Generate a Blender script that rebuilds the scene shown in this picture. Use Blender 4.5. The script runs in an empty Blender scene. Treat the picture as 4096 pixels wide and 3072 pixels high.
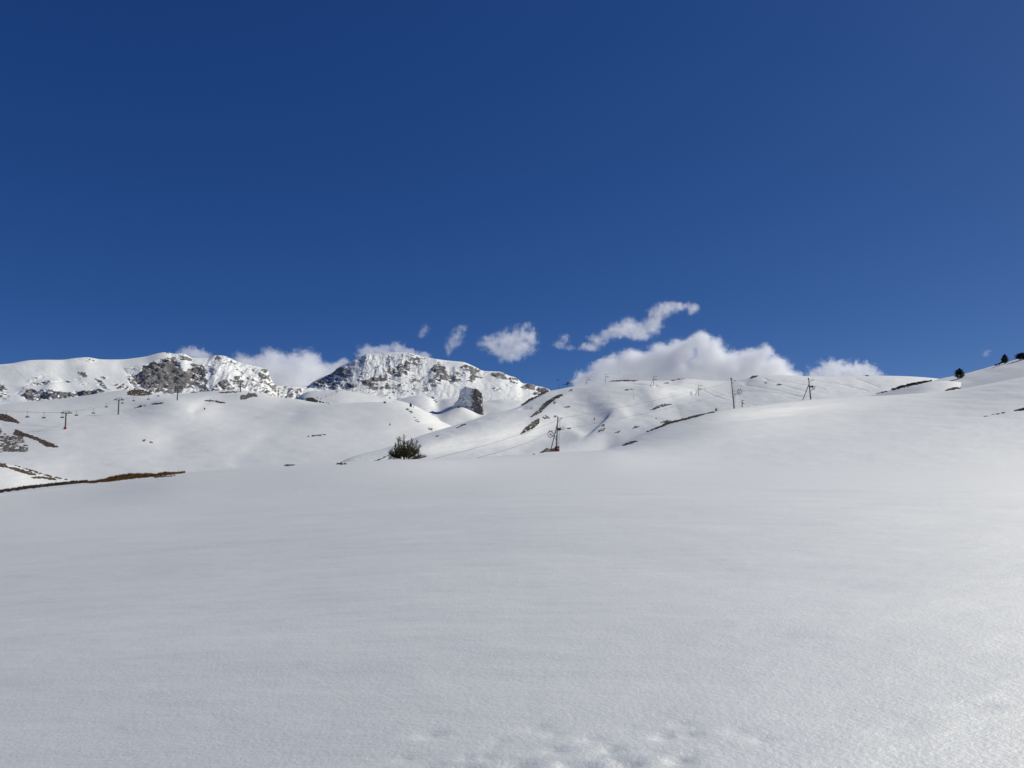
import bpy, bmesh, math, random
import numpy as np
from mathutils import Vector, Matrix

S = bpy.context.scene
COL = S.collection
RAD = math.radians

# ------------------------------------------------------------------ camera, sky, sun, exposure
PITCH = RAD(6.0)
FPX, CX, CY = 3072.0, 2048.0, 1536.0        # focal length / centre of the 4096x3072 photograph
EYE = 1.6
cam = bpy.data.cameras.new('camera')
cam.sensor_width = 36.0
cam.lens = 27.0
cam.clip_start = 0.1
cam.clip_end = 60000.0
camo = bpy.data.objects.new('camera', cam)
camo.location = (0, 0, EYE)
camo.rotation_euler = (RAD(90) + PITCH, 0, 0)
COL.objects.link(camo)
S.camera = camo

SUN_AZ, SUN_EL = RAD(68), RAD(36)            # azimuth clockwise from the view direction (+Y)
SUN_STRENGTH, SKY_STRENGTH = 3.85, 0.085
world = bpy.data.worlds.new('World')
S.world = world
world.use_nodes = True
wn, wl = world.node_tree.nodes, world.node_tree.links
wn.clear()
w_out = wn.new('ShaderNodeOutputWorld')
w_bg = wn.new('ShaderNodeBackground')
w_sky = wn.new('ShaderNodeTexSky')
w_sky.sky_type = 'NISHITA'
w_sky.sun_disc = False
w_sky.sun_elevation = SUN_EL
w_sky.sun_rotation = SUN_AZ
w_sky.altitude = 2300
w_sky.air_density = 0.3
w_sky.dust_density = 0.6
w_sky.ozone_density = 10.0
w_sp = wn.new('ShaderNodeSeparateColor'); w_hs = wn.new('ShaderNodeCombineColor')
for ch, (pw, mul) in enumerate(((1.11, 1.15), (.80, 1.25), (.535, 2.08))):
    p1 = wn.new('ShaderNodeMath'); p1.operation = 'POWER'; p1.inputs[1].default_value = pw
    p2 = wn.new('ShaderNodeMath'); p2.operation = 'MULTIPLY'; p2.inputs[1].default_value = mul
    wl.new(w_sp.outputs[ch], p1.inputs[0]); wl.new(p1.outputs[0], p2.inputs[0]); wl.new(p2.outputs[0], w_hs.inputs[ch])
w_bg.inputs['Strength'].default_value = SKY_STRENGTH
wl.new(w_sky.outputs[0], w_sp.inputs[0])
wl.new(w_hs.outputs[0], w_bg.inputs['Color'])
wl.new(w_bg.outputs[0], w_out.inputs['Surface'])

sun = bpy.data.lights.new('sun', 'SUN')
sun.energy = SUN_STRENGTH
sun.angle = RAD(0.5)
sun.color = (1.0, 0.972, 0.895)
suno = bpy.data.objects.new('sun', sun)
sdir = Vector((math.sin(SUN_AZ)*math.cos(SUN_EL), math.cos(SUN_AZ)*math.cos(SUN_EL), math.sin(SUN_EL)))
suno.rotation_euler = sdir.to_track_quat('Z', 'Y').to_euler()
COL.objects.link(suno)

S.view_settings.view_transform = 'Standard'
S.view_settings.look = 'None'
S.view_settings.exposure = 0.0
S.view_settings.gamma = 1.0
S.cycles.volume_bounces = 10
S.cycles.volume_step_rate = 1.0
S.cycles.volume_max_steps = 256

rng = np.random.RandomState(7)
random.seed(7)

# ------------------------------------------------------------------ pixel <-> world helpers
cp, sp = math.cos(PITCH), math.sin(PITCH)
def px2ray(x, y):
    x = np.asarray(x, float); y = np.asarray(y, float)
    u = (x - CX)/FPX; v = (CY - y)/FPX
    dy = cp - v*sp; dz = sp + v*cp
    return np.arctan2(u, dy), dz/np.hypot(u, dy)
def ray2px(az, t):
    fw = np.cos(az)*cp + t*sp
    up = -np.cos(az)*sp + t*cp
    return CX + FPX*np.sin(az)/fw, CY - FPX*up/fw
def point(x, y, r):
    az, t = px2ray(x, y)
    return Vector((r*math.sin(az), r*math.cos(az), EYE + r*float(t)))

# ------------------------------------------------------------------ noise
def _h(ix, iy, seed):
    n = (ix.astype(np.int64)*374761393 + iy.astype(np.int64)*668265263 + seed*1442695041) & 0x7fffffff
    n = ((n ^ (n >> 13))*1274126177) & 0x7fffffff
    return ((n ^ (n >> 16)) & 0xffff)/65535.0
def vnoise(x, y, seed=0):
    ix = np.floor(x); iy = np.floor(y)
    fx = x - ix; fy = y - iy
    fx = fx*fx*fx*(fx*(fx*6-15)+10); fy = fy*fy*fy*(fy*(fy*6-15)+10)
    a = _h(ix, iy, seed); b = _h(ix+1, iy, seed); c = _h(ix, iy+1, seed); d = _h(ix+1, iy+1, seed)
    return a + (b-a)*fx + (c-a)*fy + (a-b-c+d)*fx*fy
def fbm(x, y, seed=0, octv=4, gain=.5):
    s = 0; a = 1; tot = 0
    for i in range(octv):
        s = s + a*vnoise(x*2**i + 17.3*i, y*2**i - 9.1*i, seed+i*13)
        tot += a; a *= gain
    return s/tot
def sstep(a, b, x):
    t = np.clip((x-a)/(b-a), 0, 1)
    return t*t*(3-2*t)

def poly_sd(px, py, poly):
    """signed distance to a polygon, positive inside"""
    P = np.asarray(poly, float)
    d = np.full(px.shape, 1e9); inside = np.zeros(px.shape, bool)
    for i in range(len(P)):
        ax, ay = P[i]; bx, by = P[(i+1) % len(P)]
        ex, ey = bx-ax, by-ay
        L = ex*ex + ey*ey + 1e-9
        t = np.clip(((px-ax)*ex + (py-ay)*ey)/L, 0, 1)
        d = np.minimum(d, np.hypot(px-ax-t*ex, py-ay-t*ey))
        c = ((ay > py) != (by > py)) & (px < (bx-ax)*(py-ay)/(by-ay+1e-12) + ax)
        inside ^= c
    return np.where(inside, d, -d)
def line_sd(px, py, pts):
    """distance to a polyline and the side (positive = right of the direction of travel)"""
    d = np.full(px.shape, 1e9); side = np.ones(px.shape)
    for (ax, ay), (bx, by) in zip(pts[:-1], pts[1:]):
        ex, ey = bx-ax, by-ay
        L = ex*ex + ey*ey
        t = np.clip(((px-ax)*ex + (py-ay)*ey)/L, 0, 1)
        dd = np.hypot(px-ax-t*ex, py-ay-t*ey)
        s = np.sign(ex*(py-ay) - ey*(px-ax))
        side = np.where(dd < d, s, side); d = np.minimum(d, dd)
    return d, side

REG = {'1': (0, 1350, .31646), '2': (500, 1350, .31646), '3': (1100, 1350, .31646), '4': (1700, 1350, .31646),
       '5': (2200, 1350, .31646), '6': (2800, 1350, .31646), '7': (3396, 1350, .31646), '8': (0, 1600, .31646),
       'A': (1400, 1650, .27125), 'B': (2000, 1620, .22604)}
def R_(k, pts):
    ox, oy, s = REG[k]
    return [(ox + a*s, oy + b*s) for a, b in pts]

# ------------------------------------------------------------------ materials
def new_mat(name):
    m = bpy.data.materials.new(name)
    m.use_nodes = True
    nt = m.node_tree
    b = nt.nodes['Principled BSDF']
    return m, nt, nt.nodes, nt.links, b
def simple(name, col, rough=.6, metal=0.0, var=.15, scale=3.0):
    m, nt, n, l, b = new_mat(name)
    tc = n.new('ShaderNodeTexCoord'); nz = n.new('ShaderNodeTexNoise')
    nz.inputs['Scale'].default_value = scale; nz.inputs['Detail'].default_value = 4
    cr = n.new('ShaderNodeValToRGB')
    cr.color_ramp.elements[0].position = .3; cr.color_ramp.elements[1].position = .7
    cr.color_ramp.elements[0].color = (*[c*(1-var) for c in col], 1)
    cr.color_ramp.elements[1].color = (*[min(1, c*(1+var)) for c in col], 1)
    l.new(tc.outputs['Object'], nz.inputs['Vector']); l.new(nz.outputs[0], cr.inputs[0])
    l.new(cr.outputs[0], b.inputs['Base Color'])
    b.inputs['Roughness'].default_value = rough; b.inputs['Metallic'].default_value = metal
    return m
SNOW = (0.882, 0.88, 0.82)
def snow_mat(name, bumps, rough=.55, spec=.35, fwd=.4):
    """bumps: (scale per metre, strength, distance in metres)"""
    m, nt, n, l, b = new_mat(name)
    tc = n.new('ShaderNodeTexCoord')
    nz = n.new('ShaderNodeTexNoise'); nz.inputs['Scale'].default_value = .05; nz.inputs['Detail'].default_value = 6
    cr = n.new('ShaderNodeValToRGB')
    cr.color_ramp.elements[0].position = .35; cr.color_ramp.elements[1].position = .65
    cr.color_ramp.elements[0].color = (SNOW[0]*.965, SNOW[1]*.965, SNOW[2]*.965, 1)
    cr.color_ramp.elements[1].color = (*SNOW, 1)
    l.new(tc.outputs['Object'], nz.inputs['Vector']); l.new(nz.outputs[0], cr.inputs[0])
    l.new(cr.outputs[0], b.inputs['Base Color'])
    prev = None
    for sc, st, di, stretch in bumps:
        t = n.new('ShaderNodeTexNoise'); t.inputs['Scale'].default_value = sc; t.inputs['Detail'].default_value = 5
        t.inputs['Roughness'].default_value = .6
        mp = n.new('ShaderNodeMapping'); mp.inputs['Scale'].default_value = (stretch, 1, 1)
        bp = n.new('ShaderNodeBump'); bp.inputs['Strength'].default_value = st; bp.inputs['Distance'].default_value = di
        l.new(tc.outputs['Object'], mp.inputs['Vector']); l.new(mp.outputs[0], t.inputs['Vector'])
        l.new(t.outputs[0], bp.inputs['Height'])
        if prev: l.new(prev.outputs[0], bp.inputs['Normal'])
        prev = bp
    if prev: l.new(prev.outputs[0], b.inputs['Normal'])
    b.inputs['Roughness'].default_value = .9
    b.inputs['Specular IOR Level'].default_value = .1
    # crusted grains throw light forward: a broad glossy lobe beside the diffuse one
    g = n.new('ShaderNodeBsdfGlossy'); g.distribution = 'MULTI_GGX'; g.inputs['Roughness'].default_value = rough
    g.inputs['Color'].default_value = (*SNOW, 1)
    if prev: l.new(prev.outputs[0], g.inputs['Normal'])
    ms = n.new('ShaderNodeMixShader'); ms.inputs[0].default_value = fwd
    l.new(b.outputs[0], ms.inputs[1]); l.new(g.outputs[0], ms.inputs[2])
    l.new(ms.outputs[0], n['Material Output'].inputs['Surface'])
    return m
M_ground = snow_mat('crusted snow', [(.35, .5, .12, .5), (3.0, .5, .03, .6), (30.0, .48, .011, 1)], .62, fwd=.5)
M_hill = snow_mat('wind packed snow', [(.06, .45, .5, .5), (.5, .5, .12, .5)], .63, fwd=.38)

def mountain_mat(name, warm):
    m, nt, n, l, b = new_mat(name)
    tc = n.new('ShaderNodeTexCoord')
    at = n.new('ShaderNodeAttribute'); at.attribute_name = 'rock'
    nz = n.new('ShaderNodeTexNoise'); nz.inputs['Scale'].default_value = .09; nz.inputs['Detail'].default_value = 7
    nz.inputs['Roughness'].default_value = .65
    mp = n.new('ShaderNodeMapping'); mp.inputs['Scale'].default_value = (1, 1, 2.6)
    l.new(tc.outputs['Object'], mp.inputs['Vector']); l.new(mp.outputs[0], nz.inputs['Vector'])
    ad = n.new('ShaderNodeMath'); ad.operation = 'MULTIPLY_ADD'
    ad.inputs[1].default_value = .7; ad.inputs[2].default_value = -.35
    l.new(nz.outputs[0], ad.inputs[0])
    su = n.new('ShaderNodeMath'); su.operation = 'ADD'
    l.new(ad.outputs[0], su.inputs[0]); l.new(at.outputs['Fac'], su.inputs[1])
    mr = n.new('ShaderNodeMapRange'); mr.interpolation_type = 'SMOOTHSTEP'
    mr.inputs['From Min'].default_value = .42; mr.inputs['From Max'].default_value = .58
    l.new(su.outputs[0], mr.inputs[0])
    n2 = n.new('ShaderNodeTexNoise'); n2.inputs['Scale'].default_value = .022; n2.inputs['Detail'].default_value = 8
    n2.inputs['Roughness'].default_value = .7
    l.new(mp.outputs[0], n2.inputs['Vector'])
    cr = n.new('ShaderNodeValToRGB')
    e = cr.color_ramp.elements
    e[0].position = .36; e[1].position = .66
    e[0].color = (.14, .14, .142, 1); e[1].color = (.32, .29, .245, 1) if warm else (.27, .26, .245, 1)
    x = e.new(.5); x.color = (.21, .2, .188, 1)
    l.new(n2.outputs[0], cr.inputs[0])
    mx = n.new('ShaderNodeMix'); mx.data_type = 'RGBA'
    mx.inputs[6].default_value = (*SNOW, 1)
    l.new(cr.outputs[0], mx.inputs[7]); l.new(mr.outputs[0], mx.inputs[0])
    l.new(mx.outputs[2], b.inputs['Base Color'])
    bp = n.new('ShaderNodeBump'); bp.inputs['Distance'].default_value = 5.0; bp.inputs['Strength'].default_value = .8
    l.new(nz.outputs[0], bp.inputs['Height'])
    bs = n.new('ShaderNodeMath'); bs.operation = 'MULTIPLY_ADD'; bs.inputs[1].default_value = .75; bs.inputs[2].default_value = .06
    l.new(mr.outputs[0], bs.inputs[0]); l.new(bs.outputs[0], bp.inputs['Strength'])
    l.new(bp.outputs[0], b.inputs['Normal'])
    b.inputs['Roughness'].default_value = .75
    b.inputs['Specular IOR Level'].default_value = .2
    return m
M_mtn1 = mountain_mat('snow and warm limestone', True)
M_mtn2 = mountain_mat('snow and grey limestone', False)
M_steel = simple('galvanised steel', (.20, .20, .205), .55, .3, .2, 2.0)
M_dark = simple('dark steel', (.065, .065, .07), .6, .2, .2, 4.0)
M_brownsteel = simple('weathered tower steel', (.17, .155, .135), .6, .2, .2, 1.0)
M_red = simple('red paint', (.42, .035, .025), .5, 0, .12, 3.0)
M_white = simple('white paint', (.75, .75, .73), .6)
M_seat = simple('dark seat padding', (.04, .04, .045), .7)
M_rope = simple('steel rope', (.10, .10, .105), .6, .2)
M_turf = simple('winter turf', (.075, .048, .032), .9, 0, .45, 1.3)
M_rockp = simple('lichened rock', (.13, .115, .10), .9, 0, .5, .9)
M_grass = simple('dry orange grass', (.21, .105, .022), .9, 0, .5, 2.0)
M_bark = simple('bark', (.07, .045, .03), .9, 0, .3, 6.0)
M_needle = simple('pine needles', (.105, .08, .026), .75, 0, .5, 2.5)
M_needle2 = simple('dark fir needles', (.016, .022, .013), .8, 0, .4, 1.5)
M_bamboo = simple('bamboo', (.15, .12, .08), .7)

# ------------------------------------------------------------------ object bookkeeping
def tag(o, label=None, cat=None, group=None, kind=None):
    if label: o['label'] = label
    if cat: o['category'] = cat
    if group: o['group'] = group
    if kind: o['kind'] = kind
    return o
def empty(name, loc, rz=0):
    o = bpy.data.objects.new(name, None)
    o.location = loc; o.rotation_euler = (0, 0, rz)
    o.empty_display_size = .2
    COL.objects.link(o)
    return o
def copy_tree(o, parent=None):
    c = o.copy(); COL.objects.link(c)
    c.parent = parent
    for ch in list(o.children): copy_tree(ch, c)
    return c

class MB:
    """collects shapes, then links them as ONE mesh object"""
    def __init__(s): s.v = []; s.f = []
    def add(s, vs, fs):
        k = len(s.v)
        s.v += [tuple(p) for p in vs]
        s.f += [tuple(i+k for i in q) for q in fs]
    def box(s, c, size, rot=None):
        c = Vector(c); hx, hy, hz = size[0]/2, size[1]/2, size[2]/2
        vs = []
        for x in (-hx, hx):
            for y in (-hy, hy):
                for z in (-hz, hz):
                    p = Vector((x, y, z))
                    if rot: p = rot @ p
                    vs.append(c + p)
        s.add(vs, [(0,1,3,2), (4,6,7,5), (0,4,5,1), (2,3,7,6), (0,2,6,4), (1,5,7,3)])
    def tube(s, pts, r, n=8, caps=True):
        pts = [Vector(p) for p in pts]
        if not hasattr(r, '__len__'): r = [r]*len(pts)
        rings = []
        for i, p in enumerate(pts):
            d = (pts[min(i+1, len(pts)-1)] - pts[max(i-1, 0)]).normalized()
            a = d.orthogonal().normalized() if abs(d.z) < .95 else Vector((1, 0, 0))
            a = (a - d*a.dot(d)).normalized(); b = d.cross(a)
            rings.append([p + (a*math.cos(q*math.tau/n) + b*math.sin(q*math.tau/n))*r[i] for q in range(n)])
        vs = [p for ring in rings for p in ring]
        fs = []
        for i in range(len(pts)-1):
            for q in range(n):
                fs.append((i*n+q, i*n+(q+1) % n, (i+1)*n+(q+1) % n, (i+1)*n+q))
        if caps:
            fs.append(tuple(range(n-1, -1, -1))); fs.append(tuple((len(pts)-1)*n+q for q in range(n)))
        s.add(vs, fs)
    def ring(s, c, R, r, axis=(0, 1, 0), n=24, m=6):
        c = Vector(c); ax = Vector(axis).normalized(); a = ax.orthogonal().normalized(); b = ax.cross(a)
        vs = []; fs = []
        for i in range(n):
            th = i*math.tau/n; d = a*math.cos(th) + b*math.sin(th)
            for j in range(m):
                ph = j*math.tau/m
                vs.append(c + d*(R + r*math.cos(ph)) + ax*(r*math.sin(ph)))
                fs.append((i*m+j, ((i+1) % n)*m+j, ((i+1) % n)*m+(j+1) % m, i*m+(j+1) % m))
        s.add(vs, fs)
    def disc(s, c, R, w, axis=(0, 1, 0), n=16):
        ax = Vector(axis).normalized(); c = Vector(c)
        s.tube([c - ax*w/2, c + ax*w/2], R, n)
    def build(s, name, mat, parent=None, smooth=False):
        me = bpy.data.meshes.new(name)
        me.from_pydata(s.v, [], s.f); me.update()
        me.materials.append(mat)
        if smooth: me.polygons.foreach_set('use_smooth', [True]*len(me.polygons))
        o = bpy.data.objects.new(name, me); COL.objects.link(o)
        o.parent = parent
        return o

# ------------------------------------------------------------------ terrain layers
def pchip(lo, ctl_L, ctl_T, rows):
    """monotone cubic of T over L, per column; rows = list of (segment, fraction)"""
    n = len(ctl_L)
    h = np.diff(ctl_L, axis=0); d = np.diff(ctl_T, axis=0)/h
    m = np.zeros_like(ctl_T)
    for i in range(1, n-1):
        ok = d[i-1]*d[i] > 0
        w1 = 2*h[i]+h[i-1]; w2 = h[i]+2*h[i-1]
        with np.errstate(divide='ignore', invalid='ignore'):
            v = (w1+w2)/(w1/d[i-1] + w2/d[i])
        m[i] = np.where(ok, v, 0)
    m[0] = d[0]; m[-1] = d[-1]
    outL = np.empty((len(rows), ctl_L.shape[1])); outT = np.empty_like(outL)
    for k, (i, u) in enumerate(rows):
        outL[k] = ctl_L[i] + h[i]*u
        u2, u3 = u*u, u*u*u
        outT[k] = (2*u3-3*u2+1)*ctl_T[i] + (u3-2*u2+u)*h[i]*m[i] + (-2*u3+3*u2)*ctl_T[i+1] + (u3-u2)*h[i]*m[i+1]
    return outL, outT

def gsmooth(a, sig):
    if sig <= 0: return a
    k = int(sig*3)+1
    w = np.exp(-.5*(np.arange(-k, k+1)/sig)**2); w /= w.sum()
    p = np.concatenate([np.full(k, a[0]), a, np.full(k, a[-1])])
    return np.convolve(p, w, 'valid')

def cinterp(x, px, py):
    """smooth monotone interpolation of a profile"""
    px = np.asarray(px); py = np.asarray(py, float)
    if len(px) < 3: return np.interp(x, px, py)
    h = np.diff(px); d = np.diff(py)/h
    m = np.zeros_like(py)
    # limited centred slopes keep long gentle profiles free of flat spots
    for i in range(1, len(px)-1):
        if d[i-1]*d[i] > 0:
            w1 = 2*h[i]+h[i-1]; w2 = h[i]+2*h[i-1]
            m[i] = (w1+w2)/(w1/d[i-1]+w2/d[i])
    m[0] = d[0]; m[-1] = d[-1]
    k = np.clip(np.searchsorted(px, x)-1, 0, len(h)-1)
    u = np.clip((x-px[k])/h[k], 0, 1); u2 = u*u; u3 = u2*u
    return (2*u3-3*u2+1)*py[k] + (u3-2*u2+u)*h[k]*m[k] + (-2*u3+3*u2)*py[k+1] + (u3-u2)*h[k]*m[k+1]

class Layer:
    def __init__(s, name, az, lines, nrows, mat, sculpt=None, vis_from=0, crest=None, smooth=5.0, label=None, attr=None, boost=0, closed=False):
        """lines: near to far, each (r, y): r a number or [(x, r)...]; y = [(x, y)...] or ('z', function of X, Y)"""
        s.az = az; L = []; T = []
        for r, y in lines:
            yz = None
            if callable(y):
                rr = np.full(az.shape, float(r)); X = rr*np.sin(az); Y = rr*np.cos(az)
                L.append(np.log(rr)); T.append(y(X, Y)/rr); continue
            P = np.asarray(y, float)
            pa, pt = px2ray(P[:, 0], P[:, 1])
            t = gsmooth(cinterp(az, pa, pt), smooth)
            if closed:                      # fades to level ground behind the camera
                k = sstep(RAD(55), RAD(120), np.abs(az)); t = t*(1-k) + (-.02)*k
            if hasattr(r, '__len__'):
                Q = np.asarray(r, float)
                qa, _ = px2ray(Q[:, 0], np.full(len(Q), 1700.0))
                rr = gsmooth(cinterp(az, qa, Q[:, 1]), smooth*4)
            else: rr = np.full(az.shape, float(r))
            L.append(np.log(rr)); T.append(t)
        L = np.array(L); T = np.array(T)
        for i in range(1, len(L)): L[i] = np.maximum(L[i], L[i-1] + .01)
        rows = []
        for i, k in enumerate(nrows):
            for j in range(k): rows.append((i, j/k))
        rows.append((len(nrows)-1, 1.0))
        lo, to = pchip(None, L, T, rows)
        s.R = np.exp(lo)
        AZ = np.broadcast_to(az, s.R.shape)
        s.PX, s.PY = ray2px(AZ, to)
        back = np.array([1.0 if (i + u) <= crest else 0.0 for i, u in rows])[:, None] if crest is not None else 1.0
        s.X = s.R*np.sin(AZ); s.Y = s.R*np.cos(AZ)
        Z = to*s.R
        if sculpt: Z = Z + sculpt(s)*s.R/FPX
        s.Z = Z; s.T = Z/s.R
        s.vis = back
        attrs = attr(s) if attr else None
        s.mesh(name, mat, attrs)
        tag(s.obj, label, None, None, 'structure')
    def mesh(s, name, mat, attrs):
        nr, nc = s.R.shape
        co = np.stack([s.X, s.Y, s.Z + EYE], -1).reshape(-1, 3)
        i = np.arange(nr-1)[:, None]*nc + np.arange(nc-1)[None, :]
        q = np.stack([i, i+1, i+nc+1, i+nc], -1).reshape(-1, 4)
        me = bpy.data.meshes.new(name)
        me.vertices.add(len(co)); me.vertices.foreach_set('co', co.astype(np.float32).ravel())
        me.loops.add(q.size); me.loops.foreach_set('vertex_index', q.astype(np.int32).ravel())
        me.polygons.add(len(q))
        me.polygons.foreach_set('loop_start', np.arange(0, q.size, 4, dtype=np.int32))
        me.polygons.foreach_set('use_smooth', np.ones(len(q), bool))
        if attrs:
            for k, v in attrs.items():
                a = me.attributes.new(k, 'FLOAT', 'POINT')
                a.data.foreach_set('value', np.ascontiguousarray(v, dtype=np.float32).ravel())
        me.update(calc_edges=True); me.validate()
        me.materials.append(mat)
        s.obj = bpy.data.objects.new(name, me)
        COL.objects.link(s.obj)
    def column(s, a):
        k = int(np.clip(np.searchsorted(s.az, a), 1, len(s.az)-1))
        w = (a - s.az[k-1])/(s.az[k]-s.az[k-1])
        return s.R[:, k-1]*(1-w)+s.R[:, k]*w, s.T[:, k-1]*(1-w)+s.T[:, k]*w
    def hit(s, x, y, rmin=0):
        """first point of this surface seen at a place of the photograph; the crest if the ray passes above it.
        returns point on the surface and the height of the ray above it"""
        a, t = px2ray(x, y); a = float(a); t = float(t)
        R, T = s.column(a)
        ok = np.nonzero((T >= t) & (R >= rmin))[0]
        if len(ok) and ok[0] > 0:
            i = ok[0]; w = (t - T[i-1])/(T[i]-T[i-1]+1e-12); w = min(max(w, 0), 1)
            r = R[i-1]*(1-w)+R[i]*w; lift = 0.0; tt = t
        else:
            TT = np.where(R >= rmin, T, -9); i = int(np.argmax(TT)); r = R[i]; tt = T[i]; lift = (t-tt)*r
        return Vector((r*math.sin(a), r*math.cos(a), EYE + tt*r)), lift, r
    def height(s, X, Y):
        a = math.atan2(X, Y); r = math.hypot(X, Y)
        R, T = s.column(a)
        return EYE + float(np.interp(r, R, T*R))

def gauss(s, x, y, sx, sy, amp, rot=0):
    c, q = math.cos(RAD(rot)), math.sin(RAD(rot))
    dx = (s.PX-x); dy = (s.PY-y)
    a = (dx*c + dy*q)/sx; b = (-dx*q + dy*c)/sy
    return amp*np.exp(-.5*(a*a+b*b))
def scarp(s, pts, w, amp, W):
    """ground steps up by amp going from the left to the right of the line, fading over W beyond it"""
    best = np.full(s.PX.shape, 1e9); sd = np.zeros(s.PX.shape); fr = np.zeros(s.PX.shape)
    Ls = [math.hypot(b[0]-a[0], b[1]-a[1]) for a, b in zip(pts[:-1], pts[1:])]; tot = sum(Ls); run = 0
    for i in range(len(Ls)):
        (ax, ay), (bx, by) = pts[i], pts[i+1]; L = Ls[i]
        ex, ey = (bx-ax)/L, (by-ay)/L
        al = (s.PX-ax)*ex + (s.PY-ay)*ey; pe = ex*(s.PY-ay) - ey*(s.PX-ax)
        d = np.hypot(np.maximum(np.maximum(-al, al-L), 0), pe)
        k = d < best
        best = np.where(k, d, best); sd = np.where(k, pe, sd); fr = np.where(k, (run + al)/tot, fr); run += L
    tap = np.sin(np.pi*np.clip(fr, 0, 1))**1.2
    return amp/(1+np.exp(-np.clip(sd/w, -30, 30)))*np.exp(-(sd/W)**2)*tap

def hollow(s, pts, w, amp, W):
    """ground dips on the left of the line, steeply at the line, easing out over W"""
    (ax, ay), (bx, by) = pts; L = math.hypot(bx-ax, by-ay)
    ex, ey = (bx-ax)/L, (by-ay)/L
    al = ((s.PX-ax)*ex + (s.PY-ay)*ey)/L; sd = ex*(s.PY-ay) - ey*(s.PX-ax)
    tap = np.exp(-((al-.5)/.42)**4)
    return -amp/(1+np.exp(np.clip(sd/w, -30, 30)))*np.exp(-np.where(sd < 0, sd/W, 0)**2)*tap
def groove(s, pts, w, amp):
    d, side = line_sd(s.PX, s.PY, pts)
    return amp*np.exp(-.5*(d/w)**2)

def azr(a, b, st): return np.radians(np.arange(a, b+st/2, st))

# ---- ground: the crusted snow field in front
C1 = [(-900, 2030), (-300, 1992), (0, 1966), (150, 1950), (345, 1931), (520, 1909), (700, 1894), (1000, 1870), (1300, 1852),
      (1615, 1838), (1850, 1829), (2060, 1818), (2225, 1806), (2330, 1803), (2418, 1802), (2486, 1770), (2545, 1747), (2589, 1727),
      (2653, 1701), (2719, 1682), (2785, 1663), (2865, 1643), (2937, 1632), (3000, 1625), (3100, 1612), (3243, 1597),
      (3400, 1588), (3516, 1583), (3620, 1577), (3779, 1565), (3850, 1554), (3934, 1539), (4096, 1508), (4400, 1455), (4900, 1380)]
def off(P, d): return [(x, y+d) for x, y in P]
RC = [(-900, 70), (0, 75), (800, 78), (1300, 82), (1700, 92), (1950, 135), (2225, 185), (2418, 208), (2937, 255), (3243, 310), (3600, 340), (4096, 360), (4900, 360)]
C_mid = [(-900, 2060), (0, 1985), (345, 1950), (700, 1905), (1000, 1882), (1300, 1862), (1615, 1845), (1850, 1836), (2225, 1820), (2500, 1806), (2800, 1789), (3100, 1770), (3500, 1740), (4096, 1690), (4900, 1610)]
C_86 = [(-900, 2042), (0, 1974), (345, 1939), (700, 1899), (1000, 1875), (1300, 1857), (1615, 1841), (1850, 1832), (2060, 1823), (2225, 1813), (2330, 1808), (2440, 1800), (2550, 1778), (2700, 1740), (2865, 1702), (3000, 1683), (3243, 1658), (3500, 1638), (3779, 1610), (4096, 1556), (4900, 1440)]
RMID = [(-900, 62), (0, 64), (1300, 68), (1700, 76), (1950, 98), (2225, 118), (2418, 132), (2937, 165), (3243, 186), (3600, 208), (4096, 225)]
def scl(P, k): return [(x, r*k) for x, r in P]
def plane(X, Y):
    f = 1-.45*sstep(18, 55, np.hypot(X, Y))
    return -1.6 + f*(.062*X - .62*np.log(np.cosh(X/10))) + .004*Y
az_g = np.radians(np.unique(np.round(np.concatenate([np.arange(-180, -44, 3), np.arange(-44, -36, .4), np.arange(-36, 36, .06), np.arange(36, 44, .4), np.arange(44, 180.1, 3)]), 4)))
def ground_sculpt(s):
    r = s.R
    inv = FPX/r                                          # metres -> photo pixels
    near = sstep(.3, 2, r)
    z = (fbm(s.X/9, s.Y/6, 3, 3)-.5)*.2*sstep(4, 14, r)*(1-sstep(35, 60, r))
    z = z + (fbm(s.X/2.1, s.Y/1.2, 5, 3)-.5)*.035*(1-sstep(20, 50, r))
    # wind ridges in bands across the field
    z = z + (fbm(s.X/2.6+4, s.Y/.8, 8, 3)-.5)*.016*sstep(.5, .62, fbm(s.X/7, s.Y/4, 11, 2))*(1-sstep(20, 40, r))
    # old tracks near the camera: soft dents
    rs = np.random.RandomState(5)
    for k in range(64):
        x = rs.uniform(1600, 3050); y = 3085 - abs(rs.normal(0, 1))*95 - max(0, x-2300)*.03
        if x > 2750 and rs.rand() < .45: continue
        rad = rs.uniform(.02, .055)
        a, t = px2ray(x, y); rr = -1.55/float(t)
        X0, Y0 = rr*math.sin(a), rr*math.cos(a)
        d2 = ((s.X-X0)/(rad*1.25))**2 + ((s.Y-Y0)/rad)**2
        z = z - rad*rs.uniform(.12, .26)*np.exp(-.5*d2)
    for (x, y) in [(3625, 2765), (3888, 2728), (4062, 2708), (3560, 2800)]:
        a, t = px2ray(x, y); rr = -1.3/float(t); X0, Y0 = rr*math.sin(a), rr*math.cos(a)
        d2 = ((s.X-X0)/.09)**2 + ((s.Y-Y0)/.06)**2
        z = z - .006*np.exp(-.5*d2)
    px = z*inv*near
    # ripples on the far shoulder (pixel sized)
    far = sstep(60, 110, r)
    px = px + far*((fbm(s.PX/110, s.PY/9, 21, 3)-.5)*3.0 + (fbm(s.PX/800, s.PY/60, 23, 2)-.5)*3)*(1-sstep(-14, -1, -(s.PY - np.interp(s.PX, [p[0] for p in C1], [p[1] for p in C1]))))
    px = px + far*gauss(s, 2200, 1826, 420, 5, -1.2) + far*gauss(s, 2050, 1838, 330, 4, 1)
    return px*s.vis_w
class Ground(Layer): pass
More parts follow.
